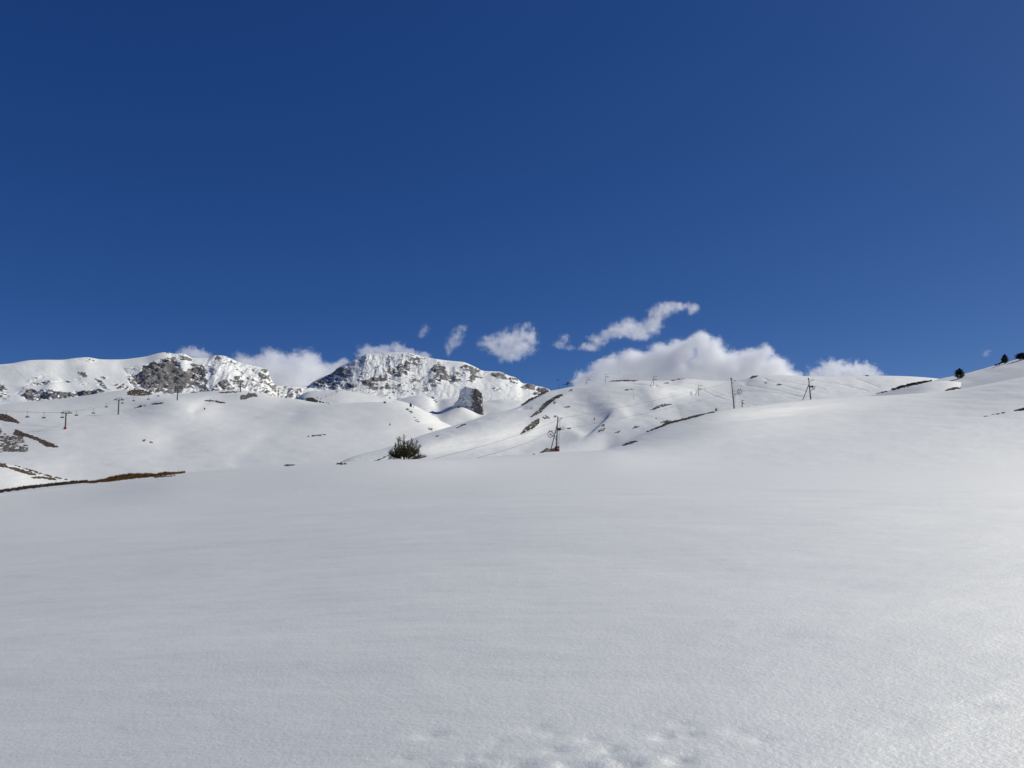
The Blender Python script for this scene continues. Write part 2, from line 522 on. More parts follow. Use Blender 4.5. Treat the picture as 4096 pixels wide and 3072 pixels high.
def run_ground(s):
    s.vis_w = 1-sstep(1.3, 2.0, s.R/np.exp(np.interp(s.az, s.az, np.zeros_like(s.az)))/1e9)
    return ground_sculpt(s)
ground = Layer('ground', az_g, [(.3, plane), (2.2, plane), (4.0, plane), (9, plane), (25, plane), (50, plane), (RMID, C_mid), (scl(RC, .86), C_86), (RC, C1), (scl(RC, 1.25), off(C1, 28)), (scl(RC, 2.0), off(C1, 150)), (scl(RC, 5), off(C1, 420))],
               [2, 20, 170, 130, 60, 60, 40, 40, 10, 8, 6], M_ground, run_ground, closed=True, smooth=9)

# ---- left bank: the low snowy hump with bare strips at the left edge
LNC = [(-900, 1800), (-200, 1835), (0, 1852), (60, 1862), (150, 1890), (220, 1907), (300, 1922), (345, 1928), (420, 1950), (600, 2000), (900, 2050)]
def ln_sculpt(s):
    return (fbm(s.PX/60, s.PY/10, 31, 3)-.5)*3*sstep(100, 140, s.R)*(1-sstep(140, 150, s.R))
bank = Layer('snow_bank', azr(-50, -20, .06), [(60, off(LNC, 330)), (105, off(LNC, 120)), (150, LNC), (190, off(LNC, 20)), (330, off(LNC, 260))],
             [10, 90, 20, 10], M_hill, ln_sculpt)

# ---- left basin with the chairlift
B_sky = [(-900, 1655), (0, 1617), (142, 1605), (316, 1586), (411, 1571), (516, 1559), (547, 1560), (611, 1574), (677, 1578), (785, 1570), (873, 1562),
         (937, 1559), (1038, 1571), (1133, 1592), (1189, 1596), (1250, 1608), (1321, 1613), (1416, 1611), (1537, 1609), (1597, 1617), (1660, 1637), (1720, 1664), (1800, 1700), (1900, 1740), (2100, 1790)]
B_mid = [(-900, 1700), (0, 1652), (300, 1642), (472, 1636), (709, 1603), (820, 1620), (900, 1632), (1100, 1629), (1321, 1617), (1416, 1614), (1537, 1612), (1597, 1620), (1660, 1640), (1720, 1668), (1800, 1712), (1900, 1750), (2100, 1800)]
B_620 = [(-900, 1770), (0, 1735), (259, 1715), (600, 1712), (1000, 1725), (1300, 1722), (1500, 1725), (1700, 1745), (2100, 1815)]
B_300 = [(-900, 1900), (0, 1880), (345, 1900), (700, 1888), (1300, 1850), (1600, 1835), (2100, 1830)]
def basin_sculpt(s):
    v = sstep(250, 330, s.R)*(1-sstep(930, 1000, s.R))
    p = (fbm(s.PX/260, s.PY/60, 41, 3)-.5)*9 + (fbm(s.PX/50, s.PY/10, 43, 3)-.5)*1.4
    p = p + scarp(s, [(880, 1640), (1100, 1629), (1416, 1614), (1597, 1620)], 3, -4, 40)
    p = p + groove(s, [(1185, 1660), (1080, 1735), (950, 1850)], 22, -2.2) + groove(s, [(0, 1700), (130, 1702), (250, 1714)], 3, -2)
    p = p + groove(s, [(930, 1570), (850, 1590), (780, 1640)], 14, -3) + gauss(s, 1680, 1690, 60, 30, 6, 35) + gauss(s, 690, 1760, 60, 40, -8)
    return p*v
basin = Layer('hill', azr(-50, 6, .06), [(110, off(B_300, 220)), (300, B_300), (620, B_620), (820, B_mid), (1050, B_sky), (1250, off(B_sky, 40)), (1700, off(B_sky, 220))],
              [10, 90, 130, 50, 14, 8], M_hill, basin_sculpt)
# far snow knolls behind the basin
B2_sky = [(1080, 1660), (1150, 1612), (1189, 1592), (1205, 1577), (1227, 1566), (1290, 1562), (1353, 1560), (1416, 1567), (1495, 1583), (1560, 1595), (1640, 1615), (1720, 1655), (1800, 1700)]
knoll2 = Layer('hill', azr(-20, -1, .05), [(1080, off(B2_sky, 110)), (1300, off(B2_sky, 52)), (1500, B2_sky), (1650, off(B2_sky, 30)), (2000, off(B2_sky, 200))],
               [12, 40, 12, 8], M_hill, lambda s: (fbm(s.PX/70, s.PY/14, 51, 3)-.5)*4*sstep(1200, 1300, s.R)*(1-sstep(1440, 1500, s.R)))
B3_sky = [(1430, 1640), (1500, 1612), (1560, 1601), (1587, 1597), (1630, 1588), (1670, 1582), (1700, 1584), (1717, 1588), (1735, 1597), (1752, 1601), (1775, 1595), (1800, 1594), (1850, 1596), (1880, 1597), (1931, 1605), (2004, 1597), (2060, 1601), (2110, 1609), (2200, 1640), (2300, 1680)]
def k3_sculpt(s):
    v = sstep(1300, 1450, s.R)*(1-sstep(1830, 1900, s.R))
    return v*((fbm(s.PX/60, s.PY/14, 61, 3)-.5)*4 + scarp(s, [(1770, 1660), (1735, 1620), (1717, 1592)], 5, -7, 50) + scarp(s, [(1930, 1660), (1935, 1605)], 10, 8, 70) + gauss(s, 1840, 1648, 40, 13, 27))
knoll3 = Layer('hill', azr(-15, 8, .05), [(1150, off(B3_sky, 190)), (1400, off(B3_sky, 100)), (1900, B3_sky), (2050, off(B3_sky, 30)), (2500, off(B3_sky, 200))],
               [12, 70, 12, 8], M_hill, k3_sculpt)

# ---- the middle hill with the tow lift
H_sky = [(1200, 1895), (1330, 1862), (1400, 1830), (1560, 1787), (1700, 1737), (1850, 1692), (1961, 1657), (2073, 1628), (2130, 1594), (2194, 1565), (2235, 1557),
         (2289, 1546), (2349, 1539), (2421, 1528), (2472, 1522), (2551, 1523), (2675, 1522), (2738, 1515), (2801, 1519), (2874, 1525), (2920, 1526), (2975, 1517), (3002, 1509), (3030, 1503), (3101, 1501), (3243, 1505), (3338, 1507), (3496, 1503), (3600, 1504), (3681, 1508), (3757, 1515), (3850, 1530), (4000, 1560), (4300, 1620)]
H_700 = [(1200, 1900), (1330, 1868), (1400, 1838), (1560, 1797), (1700, 1750), (1850, 1707), (1990, 1664), (2073, 1650), (2150, 1632), (2300, 1592), (2423, 1566), (2520, 1556), (2615, 1546), (2700, 1556), (2795, 1570), (2900, 1568), (3000, 1550), (3101, 1537), (3243, 1534), (3400, 1532), (3600, 1527), (3757, 1532), (3850, 1543), (4000, 1570), (4300, 1626)]
H_500 = [(1200, 1905), (1330, 1872), (1560, 1818), (1700, 1772), (1850, 1733), (2000, 1704), (2150, 1690), (2300, 1680), (2450, 1662), (2600, 1640), (2800, 1612), (2900, 1602), (3000, 1590), (3101, 1578), (3243, 1568), (3400, 1563), (3600, 1555), (3757, 1552), (3850, 1559), (4000, 1580), (4300, 1633)]
H_330 = [(1200, 1912), (1330, 1880), (1560, 1850), (1700, 1822), (1900, 1800), (2100, 1782), (2300, 1760), (2500, 1730), (2700, 1680), (2900, 1640), (3000, 1630), (3101, 1618), (3243, 1602), (3400, 1594), (3600, 1582), (3757, 1572), (3850, 1575), (4000, 1590), (4300, 1640)]
RH = [(1200, 160), (1330, 205), (1560, 320), (1700, 410), (1850, 530), (2073, 680), (2235, 800), (2421, 830), (2600, 860), (3300, 900), (4300, 900)]
def hill_sculpt(s):
    R = s.R; crest = np.interp(s.PX, [p[0] for p in H_sky], [p[1] for p in H_sky])
    v = sstep(1.05, 1.45, R/R[0])*sstep(1.5, 14, s.PY-crest)
    p = (fbm(s.PX/200, s.PY/45, 71, 3)-.5)*8 + (fbm(s.PX/38, s.PY/9, 73, 4)-.5)*2.4
    p = p + hollow(s, [(2335, 1785), (2452, 1668)], 5, 21, 120)
    p = p + hollow(s, [(2515, 1710), (2625, 1625)], 14, 12, 100)
    p = p + scarp(s, [(2110, 1672), (2160, 1635), (2220, 1596), (2292, 1556)], 7, 9, 45)
    p = p + scarp(s, [(2040, 1650), (2130, 1603), (2200, 1568)], 5, -5, 28)
    p = p + scarp(s, [(2090, 1830), (2660, 1540)], 44, 46, 520) + gauss(s, 2300, 1700, 80, 45, -9, -35)
    p = p + scarp(s, [(2080, 1740), (2120, 1705), (2155, 1680)], 8, 5, 30)
    p = p + groove(s, [(2480, 1528), (2560, 1541), (2600, 1546)], 3, -2.5) + groove(s, [(2475, 1524), (2560, 1534), (2640, 1542)], 3, 1.5)
    p = p + groove(s, [(2622, 1546), (2680, 1556), (2760, 1572)], 4, -3) + groove(s, [(2630, 1541), (2690, 1551), (2770, 1568)], 4, 2)
    p = p + groove(s, [(2020, 1640), (2120, 1629)], 4, -3) + gauss(s, 2262, 1716, 10, 5, 5)
    p = p + hollow(s, [(2975, 1545), (3018, 1498)], 5, 5, 40)
    for pts in ([(3040, 1505), (3090, 1530), (3250, 1575)], [(3230, 1520), (3330, 1530), (3470, 1562)], [(3420, 1514), (3470, 1530), (3520, 1552)], [(2960, 1565), (3100, 1570), (3280, 1594)], [(2980, 1540), (3100, 1560), (3220, 1590)], [(3060, 1520), (3150, 1528), (3300, 1556)], [(2980, 1585), (2900, 1600), (2850, 1580), (2810, 1560)]):
        p = p + groove(s, pts, 1.8, -1.4)
    return p*v
hill = Layer('hill', azr(-16, 44, .05), [(scl(RC, 1.04), off(C1, 14)), (scl(RH, .45), H_330), (scl(RH, .62), H_500), (scl(RH, .83), H_700), (scl(RH, 1.06), H_sky), (scl(RH, 1.25), off(H_sky, 35)), (scl(RH, 2), off(H_sky, 260))],
             [60, 100, 120, 90, 14, 8], M_hill, hill_sculpt, smooth=5)
hill2 = hill
# ---- knoll with the dark turf edge and the right-hand skyline slope
K_sky = [(3200, 1625), (3396, 1594), (3480, 1582), (3516, 1574), (3560, 1560), (3620, 1545), (3680, 1531), (3710, 1526), (3770, 1523), (3830, 1527), (3880, 1534), (3940, 1543), (4096, 1570), (4300, 1600)]
knoll = Layer('hill', azr(18, 44, .06), [(370, off(K_sky, 75)), (400, off(K_sky, 38)), (440, K_sky), (470, off(K_sky, 12)), (600, off(K_sky, 140))],
              [10, 60, 10, 8], M_hill, lambda s: (fbm(s.PX/120, s.PY/16, 91, 3)-.5)*3*sstep(385, 405, s.R)*(1-sstep(425, 440, s.R)))
S_sky = [(3500, 1600), (3650, 1553), (3700, 1535), (3757, 1515), (3800, 1507), (3858, 1495), (3985, 1460), (4096, 1430), (4400, 1355), (4900, 1260)]
slope = Layer('hill', azr(22, 55, .06), [(385, off(S_sky, 86)), (430, off(S_sky, 36)), (500, S_sky), (560, off(S_sky, 20)), (900, off(S_sky, 220))],
              [10, 60, 12, 8], M_hill, lambda s: (fbm(s.PX/120, s.PY/16, 93, 3)-.5)*3*sstep(400, 430, s.R)*(1-sstep(480, 500, s.R)))

# ------------------------------------------------------------------ mountains
M1_sky = [(-900, 1500), (-200, 1474), (0, 1458), (41, 1454), (120, 1441), (177, 1439), (247, 1439), (304, 1432), (351, 1429), (402, 1437), (459, 1438), (570, 1428), (668, 1409), (693, 1415), (731, 1413), (769, 1431), (829, 1431),
          (864, 1421), (889, 1422), (924, 1434), (953, 1448), (1006, 1461), (1051, 1472), (1070, 1478), (1077, 1500), (1089, 1524), (1104, 1543), (1157, 1546), (1210, 1548), (1300, 1562), (1400, 1590)]
M1_base = [(-900, 1650), (0, 1632), (142, 1620), (316, 1600), (411, 1588), (547, 1585), (677, 1592), (873, 1580), (1038, 1590), (1133, 1606), (1300, 1612), (1400, 1630)]
polys1 = [  # (polygon, strength of rock)
    (R_('2', [(210, 400), (300, 330), (420, 290), (620, 250), (680, 320), (700, 380), (760, 430), (870, 390), (970, 350), (1020, 450), (1030, 580), (1060, 660), (900, 690), (760, 660), (560, 720), (430, 690), (330, 700), (220, 630), (130, 540), (80, 460), (170, 450), (230, 440)]), 1.0),
    (R_('1', [(300, 740), (340, 670), (420, 680), (600, 710), (850, 690), (1100, 660), (1280, 640), (1300, 680), (1200, 710), (1000, 745), (860, 765), (700, 790), (450, 805), (330, 770)]), .95),
    (R_('1', [(340, 600), (420, 540), (520, 540), (600, 560), (620, 610), (520, 610), (440, 600)]), .6),
    (R_('1', [(600, 570), (740, 555), (880, 535), (880, 555), (760, 575), (620, 595)]), .65),
    (R_('1', [(1220, 520), (1270, 530), (1320, 580), (1375, 665), (1300, 640), (1250, 580)]), .75),
    (R_('1', [(1000, 440), (1060, 440), (1120, 490), (1040, 490)]), .7), (R_('1', [(960, 510), (1010, 510), (1000, 535)]), .6),
    (R_('1', [(1010, 570), (1070, 530), (1110, 560), (1040, 595)]), .55), (R_('1', [(1280, 500), (1350, 490), (1310, 520)]), .55),
    (R_('1', [(1430, 590), (1480, 570), (1580, 570), (1615, 650), (1500, 655)]), .7),
    (R_('1', [(1600, 490), (1640, 460), (1710, 540), (1720, 620), (1800, 660), (1700, 640), (1650, 560)]), .75),
    (R_('1', [(1590, 380), (1680, 370), (1720, 400), (1640, 405)]), .35), (R_('1', [(1070, 280), (1110, 265), (1190, 275), (1100, 295)]), .4),
    (R_('1', [(-60, 600), (20, 590), (50, 630), (20, 670), (-60, 680)]), .8), (R_('1', [(20, 640), (100, 650), (100, 740), (40, 780), (-40, 760)]), .4),
    (R_('1', [(160, 750), (400, 520), (620, 450), (640, 465), (460, 530), (330, 640)]), .28),
    (R_('2', [(530, 195), (640, 240), (600, 210)]), .7),
    (R_('2', [(670, 215), (730, 200), (790, 230), (860, 290), (720, 290), (680, 250)]), .75),
    (R_('2', [(780, 330), (960, 330), (980, 380), (880, 380)]), .55),
    (R_('2', [(1010, 330), (1090, 290), (1110, 380), (1180, 420), (1280, 400), (1290, 420), (1150, 450), (1180, 480), (1060, 500), (1090, 420)]), .42),
    (R_('2', [(1130, 240), (1200, 232), (1210, 250), (1160, 252)]), .7), (R_('2', [(1330, 270), (1420, 310), (1400, 330), (1350, 310)]), .7),
    (R_('2', [(1300, 350), (1380, 350), (1440, 390), (1500, 380), (1520, 410), (1420, 420), (1330, 375)]), .55),
    (R_('2', [(1460, 420), (1490, 420), (1500, 500), (1470, 480)]), .6),
    (R_('2', [(1320, 540), (1400, 510), (1480, 500), (1490, 560), (1535, 600), (1530, 640), (1470, 640), (1350, 580)]), .8),
    (R_('2', [(1195, 560), (1290, 545), (1320, 590), (1390, 630), (1380, 660), (1200, 660)]), .8),
    (R_('2', [(1080, 640), (1150, 580), (1200, 640), (1180, 670), (1080, 680)]), .5),
    (R_('2', [(1570, 370), (1650, 400), (1660, 450), (1600, 400)]), .6),
    (R_('2', [(1680, 480), (1730, 390), (1790, 385), (1825, 420), (1830, 500), (1860, 560), (1910, 610), (1910, 700), (1850, 690), (1830, 600), (1790, 560), (1710, 510)]), .9),
    (R_('2', [(1520, 480), (1640, 480), (1700, 540), (1820, 600), (1840, 680), (1780, 680), (1640, 640), (1600, 580)]), .5),
    (R_('2', [(1600, 640), (1850, 660), (1910, 720), (1900, 760), (1650, 700)]), .5),
    (R_('2', [(1910, 620), (2212, 630), (2260, 760), (1910, 770)]), .47),
]
def rock_field(s, polys):
    m = np.zeros(s.PX.shape)
    for P, st in polys:
        A = np.asarray(P)
        x0, y0 = A.min(0)-14; x1, y1 = A.max(0)+14
        k = (s.PX > x0) & (s.PX < x1) & (s.PY > y0) & (s.PY < y1)
        if not k.any(): continue
        sd = poly_sd(s.PX[k], s.PY[k], P)
        m[k] = np.maximum(m[k], st*sstep(-7, 5, sd + (fbm(s.PX[k]/12, s.PY[k]/5, 100, 2)-.5)*9))
    return m
def strata(s, seed, tilt=0.0):
    q = s.PY + tilt*s.PX + (fbm(s.PX/90, s.PY/60, seed, 2)-.5)*26
    a = fbm(s.PX/34, q/7.5, seed+1, 4, .55)
    return a
def m1_sculpt(s):
    s.rk = rock_field(s, polys1)
    s.st = strata(s, 110, .06)
    crest = np.interp(s.PX, [p[0] for p in M1_sky], [p[1] for p in M1_sky])
    v = sstep(0, 10, s.PY-crest)*(s.R < 2520)
    right = sstep(780, 860, s.PX)
    p = (s.st-.5)*(.6 + 1.4*right + 25*s.rk) + (fbm((s.PX+.5*s.PY)/22, (s.PY-.35*s.PX)/9, 120, 4)-.5)*(.7 + 10*s.rk)
    p = p + (fbm(s.PX/150, s.PY/60, 125, 2)-.5)*16
    p = p + right*(fbm(s.PX/26+s.PY/60, s.PY/40, 128, 3)-.5)*13
    p = p + scarp(s, [(130, 1600), (200, 1540), (230, 1500)], 9, 12, 60) + scarp(s, [(545, 1545), (520, 1500), (560, 1470)], 10, -9, 60)
    return p*v
def m_attr(speck, seed, boost=0.0):
    def fn(s):
        gx = np.gradient(s.T*s.R, axis=0)/np.maximum(np.gradient(s.R, axis=0), 1e-3)
        steep = np.clip((gx-.7)/1.2, -.6, 1.0)
        n = fbm(s.PX/15, (s.PY+.12*s.PX)/5.5, seed, 5, .68)
        led = fbm((s.PX+.6*s.PY)/42, (s.PY-.22*s.PX)/5.2, seed+7, 4, .6)
        val = s.rk + (n-.5)*2.1 - 1.1*sstep(.54, .66, led)*sstep(-.1, .5, .75-fbm(s.PX/80, s.PY/60, seed+9, 2)) + .22*steep*sstep(.05, .4, s.rk) + (s.st-.5)*.8*sstep(.02, .3, s.rk)
        val = np.where(s.rk > .02, val, -.5 + speck(s)*(n-.35)*3.2)
        val = val + boost*sstep(.1, .4, s.rk)
        return {'rock': np.clip(val, -1, 1.6)}
    return fn
mtn1 = Layer('mountain', azr(-50, -10, .04), [(1650, off(M1_base, 90)), (2200, M1_base), (2400, [(x, y*.62 + np.interp(x, [p[0] for p in M1_base], [p[1] for p in M1_base])*.38) for x, y in M1_sky]), (2520, M1_sky), (2650, off(M1_sky, 20)), (3200, off(M1_sky, 250))],
              [8, 110, 130, 8, 6], M_mtn1, m1_sculpt, smooth=1.2,
              attr=m_attr(lambda s: .8*sstep(820, 900, s.PX)+.25, 130, .05))
M2_sky = [(1080, 1575), (1157, 1548), (1195, 1546), (1233, 1543), (1249, 1530), (1290, 1508), (1328, 1492), (1350, 1472), (1385, 1454), (1442, 1427), (1470, 1415), (1527, 1413), (1590, 1409), (1638, 1412), (1685, 1424), (1739, 1435), (1800, 1443), (1852, 1448), (1893, 1464), (1940, 1484),
          (1994, 1486), (2035, 1502), (2064, 1511), (2092, 1533), (2121, 1535), (2143, 1543), (2184, 1551), (2197, 1559), (2230, 1590), (2300, 1640), (2500, 1700)]
M2_base = [(1080, 1620), (1195, 1600), (1300, 1590), (1450, 1586), (1600, 1602), (1750, 1608), (1900, 1612), (2000, 1614), (2200, 1640), (2300, 1670), (2500, 1720)]
polys2 = [
    (R_('3', [(450, 600), (560, 530), (720, 450), (790, 385), (960, 380), (970, 470), (860, 500), (840, 580), (740, 640), (560, 620)]), .62),
    (R_('3', [(500, 580), (600, 560), (700, 600), (840, 590), (830, 620), (740, 640), (560, 620)]), .85),
    (R_('3', [(180, 640), (300, 640), (470, 590), (500, 640), (400, 680), (300, 730), (200, 700)]), .5),
    (R_('3', [(850, 620), (930, 560), (1010, 600), (1000, 640), (870, 645)]), .95),
    (R_('3', [(820, 500), (890, 490), (910, 545), (850, 540)]), .75), (R_('3', [(840, 440), (960, 450), (980, 490), (850, 480)]), .75),
    (R_('3', [(1040, 520), (1200, 540), (1300, 600), (1290, 660), (1180, 660), (1120, 590)]), .6),
    (R_('3', [(1180, 520), (1300, 500), (1410, 470), (1420, 545), (1290, 560)]), .72),
    (R_('3', [(1380, 270), (1430, 220), (1540, 230), (1480, 300), (1430, 320)]), .35),
    (R_('3', [(1420, 400), (1560, 340), (1680, 270), (1830, 260), (1840, 330), (1720, 370), (1660, 460), (1560, 520), (1430, 450)]), .55),
    (R_('3', [(1420, 430), (1500, 410), (1520, 440), (1440, 455)]), .95), (R_('3', [(1580, 360), (1680, 340), (1690, 370), (1600, 390)]), .9),
    (R_('3', [(1440, 500), (1500, 495), (1500, 525), (1450, 525)]), .8),
    (R_('3', [(1330, 625), (1430, 585), (1440, 640), (1340, 650)]), .85),
    (R_('3', [(1490, 635), (1600, 580), (1590, 625), (1500, 645)]), .6),
    (R_('3', [(1740, 525), (1790, 495), (1820, 500), (1800, 530)]), .85), (R_('3', [(1750, 470), (1790, 450), (1780, 480)]), .7),
    (R_('3', [(1650, 575), (1740, 540), (1750, 560), (1680, 585)]), .6), (R_('3', [(1700, 620), (1760, 590), (1750, 630)]), .6), (R_('3', [(1840, 580), (1880, 560), (1880, 590)]), .6),
    (R_('3', [(1870, 650), (1930, 630), (1945, 650), (1920, 690), (1880, 690)]), .75),
    (R_('4', [(50, 440), (150, 330), (250, 380), (260, 430), (350, 440), (360, 490), (460, 540), (460, 580), (350, 600), (220, 560), (100, 560), (150, 480)]), .58),
    (R_('4', [(20, 570), (150, 560), (220, 560), (200, 610), (60, 610)]), .6), (R_('4', [(60, 620), (140, 615), (140, 640), (80, 645)]), .9), (R_('4', [(-20, 650), (40, 640), (40, 670), (0, 690)]), .8),
    (R_('4', [(390, 400), (500, 360), (570, 375), (620, 390), (690, 420), (680, 480), (720, 505), (640, 510), (600, 575), (540, 560), (580, 480), (480, 410)]), .72),
    (R_('4', [(360, 440), (560, 430), (580, 490), (440, 520), (380, 480)]), .42),
    (R_('4', [(830, 450), (900, 435), (1000, 465), (1035, 520), (960, 515), (880, 505)]), .8),
    (R_('4', [(1055, 510), (1150, 508), (1185, 560), (1180, 590), (1130, 585), (1060, 545)]), .72),
    (R_('4', [(1225, 640), (1250, 585), (1330, 582), (1400, 615), (1380, 650), (1280, 655)]), .85),
    (R_('4', [(1390, 640), (1420, 615), (1540, 635), (1560, 670), (1500, 690), (1400, 730), (1350, 690), (1420, 690)]), .75),
    (R_('4', [(860, 645), (950, 640), (960, 670), (890, 665)]), .65), (R_('4', [(990, 590), (1040, 600), (1050, 620)]), .6), (R_('4', [(690, 430), (740, 440), (800, 475), (740, 460)]), .35),
]
def m2_sculpt(s):
    s.rk = rock_field(s, polys2)
    s.st = strata(s, 210, .0)
    crest = np.interp(s.PX, [p[0] for p in M2_sky], [p[1] for p in M2_sky])
    v = sstep(0, 9, s.PY-crest)*(s.R < 3600)
    flute = sstep(1400, 1480, s.PX)*(1-sstep(1660, 1740, s.PX))*(1-sstep(60, 130, s.PY-crest))
    p = (s.st-.5)*(2.0 + 24*s.rk) + (fbm(s.PX/15, s.PY/11, 220, 4)-.5)*(3.0 + 13*s.rk)
    p = p + flute*(fbm(s.PX/11+s.PY/70+fbm(s.PX/40, s.PY/25, 231, 2)*2, s.PY/38, 230, 4)-.5)*9 + (1-flute)*(fbm(s.PX/24, s.PY/50, 233, 3)-.5)*6*(1-sstep(1820, 1900, s.PX))
    p = p + (fbm(s.PX/110, s.PY/60, 225, 3)-.5)*16*(1-.6*sstep(1820, 1900, s.PX))
    p = p + scarp(s, [(1700, 1560), (1740, 1480), (1752, 1445)], 9, 16, 60) + scarp(s, [(1600, 1560), (1640, 1500), (1690, 1440)], 12, -8, 60)
    return p*v
mtn2 = Layer('mountain', azr(-20, 12, .035), [(2350, off(M2_base, 90)), (3050, M2_base), (3400, [(x, y*.62 + np.interp(x, [p[0] for p in M2_base], [p[1] for p in M2_base])*.38) for x, y in M2_sky]), (3600, M2_sky), (3760, off(M2_sky, 18)), (4500, off(M2_sky, 220))],
              [8, 110, 140, 8, 6], M_mtn2, m2_sculpt, smooth=1.2,
              attr=m_attr(lambda s: .75 + .3*(sstep(1380, 1450, s.PX)*(1-sstep(1700, 1760, s.PX))), 240, .2))
for L_, txt in ((ground, None), (bank, None)): pass

# ---- valley floor: one sheet out to the horizon under everything
mb = MB()
n_ = 96
ringr = [0, 400, 2500, 9000, 40000]
mb.add([(0, 0, -150)] + [(r*math.sin(i*math.tau/n_), r*math.cos(i*math.tau/n_), -150) for r in ringr[1:] for i in range(n_)],
       [(0, 1+i, 1+(i+1) % n_) for i in range(n_)] + [(1+k*n_+i, 1+(k+1)*n_+i, 1+(k+1)*n_+(i+1) % n_, 1+k*n_+(i+1) % n_) for k in range(3) for i in range(n_)])
tag(mb.build('terrain', M_hill), kind='structure')
# ------------------------------------------------------------------ things
def project(p):
    a = math.atan2(p.x, p.y); t = (p.z-EYE)/math.hypot(p.x, p.y)
    x, y = ray2px(np.float64(a), np.float64(t)); return float(x), float(y)

# ---- chairlift towers
arm_half = 2.6
def lift_tower(layer, x, ybase, ytop, label, red=False, rmin=0, r=None, rz=0.0, steel=None):
    if r is None:
        p, lift, r = layer.hit(x, ybase, rmin)
    else:
        p = point(x, ybase, r)
    H = (ybase-ytop)/FPX*r*1.0
    k = H/12.5                       # everything in proportion to the height of the mast
    steel = steel or M_brownsteel
    root = empty('lift_tower', p - Vector((0, 0, .3)), rz)
    tag(root, label, 'lift tower', 'towers carrying the chairlift cable')
    H += .3
    m = MB(); m.tube([(0, 0, -1.0), (0, 0, H*.5), (0, 0, H*.87)], [.55*k, .47*k, .40*k], 12); m.build('mast', steel, root, True)
    m = MB(); m.box((0, 0, H*.88), (5.6*k, .5*k, .45*k)); m.build('crossarm', steel, root)
    for sx in (-1, 1):
        m = MB(); cx = sx*arm_half*k
        m.box((cx, 0, H*.88+.1*k), (.28*k, 4.6*k, .35*k))
        for j in range(6): m.disc((cx+.05*k*sx, (-2.0+.8*j)*k, H*.88+.38*k), .28*k, .22*k, (1, 0, 0), 10)
        m.build('sheave_train', M_dark, root)
        m = MB()
        a = sx*.35*k; b = sx*2.15*k; z0 = H*.88+.2*k; z1 = H
        m.tube([(a, 0, z0), (a, 0, z1)], .11*k, 6); m.tube([(b, 0, z0), (b, 0, z1)], .11*k, 6)
        m.tube([(a-.15*k*sx, 0, z1), (b+.35*k*sx, 0, z1)], .13*k, 6)
        m.build('lifting_frame', steel, root)
    if red:
        m = MB(); m.box((0, -.05, .9), (1.35*k, 1.35*k, 1.9*k)); m.build('base_padding', M_red, root)
    lad = MB()
    for sx in (-.22, .22): lad.tube([(sx*k, -.62*k, .5), (sx*k, -.52*k, H*.86)], .03*k, 4)
    for j in range(int(H*.8/.6)): lad.tube([(-.22*k, -.6*k, .8+.6*j), (.22*k, -.6*k, .8+.6*j)], .025*k, 4)
    lad.build('ladder', M_dark, root)
    c, q = math.cos(rz), math.sin(rz)
    hd = [root.location + Vector((sx*arm_half*k*c, sx*arm_half*k*q, H*.88+.62*k)) for sx in (-1, 1)]
    return root, hd, r

T = []
T.append(lift_tower(basin, 261, 1717, 1654, 'brown steel chairlift tower with a red padded base, nearest on the left slope', True))
T.append(lift_tower(basin, 473, 1658, 1599, 'brown chairlift tower casting a long shadow on open snow, second from the left'))
T.append(lift_tower(basin, 709, 1601, 1554, 'thin dark chairlift tower standing in front of the big brown cliff', steel=M_dark))
T.append(lift_tower(basin, 962, 1569, 1522, 'dark chairlift tower on the snow crest above a small rocky outcrop', steel=M_dark, rmin=800))
T.append(lift_tower(basin, 1112, 1588, 1552, 'dark chairlift tower in the gap between the two mountains', steel=M_dark, rmin=900))
T.append(lift_tower(knoll2, 1269, 1603, 1588, 'short chairlift tower half hidden behind a snow ridge beside a dark rock strip', r=1330, steel=M_dark))
T.append(lift_tower(knoll2, 1347, 1588, 1562, 'small chairlift tower on the bright snow dome below the far mountain', r=1420, steel=M_dark))
T.append(lift_tower(knoll2, 1410, 1571, 1549, 'slim chairlift tower at the crown of the snow dome, near dark rocks', r=1520, steel=M_dark))
T.append(lift_tower(knoll2, 1452, 1574, 1550, 'chairlift tower just past the crown of the snow dome', r=1620, steel=M_dark))
T.append(lift_tower(knoll2, 1541, 1593, 1580, 'chairlift tower showing only its head, lowest on the far side of the dome', r=1750, steel=M_dark))
# ---- haul ropes
def span(a, b, n=14, sag=.012):
    L = (b-a).length
    return [a.lerp(b, i/n) - Vector((0, 0, 4*sag*L*(i/n)*(1-i/n))) for i in range(n+1)]
def rope(name, lines, rad, label, cat):
    m = MB()
    for pts in lines: m.tube(pts, rad, 5)
    return tag(m.build(name, M_rope, None, True), label, cat)
off_left = [point(-330, 1622, 520), point(-300, 1612, 522)]
heads = [off_left] + [t[1] for t in T]
lower_strands = [[], []]
for i in range(len(heads)-1):
    for sx in (0, 1):
        q = span(heads[i][sx], heads[i+1][sx])
        lower_strands[sx] += q if not lower_strands[sx] else q[1:]
rope('haul_rope', lower_strands, .05, 'long steel chairlift rope strung over the towers on the left slope', 'cable')
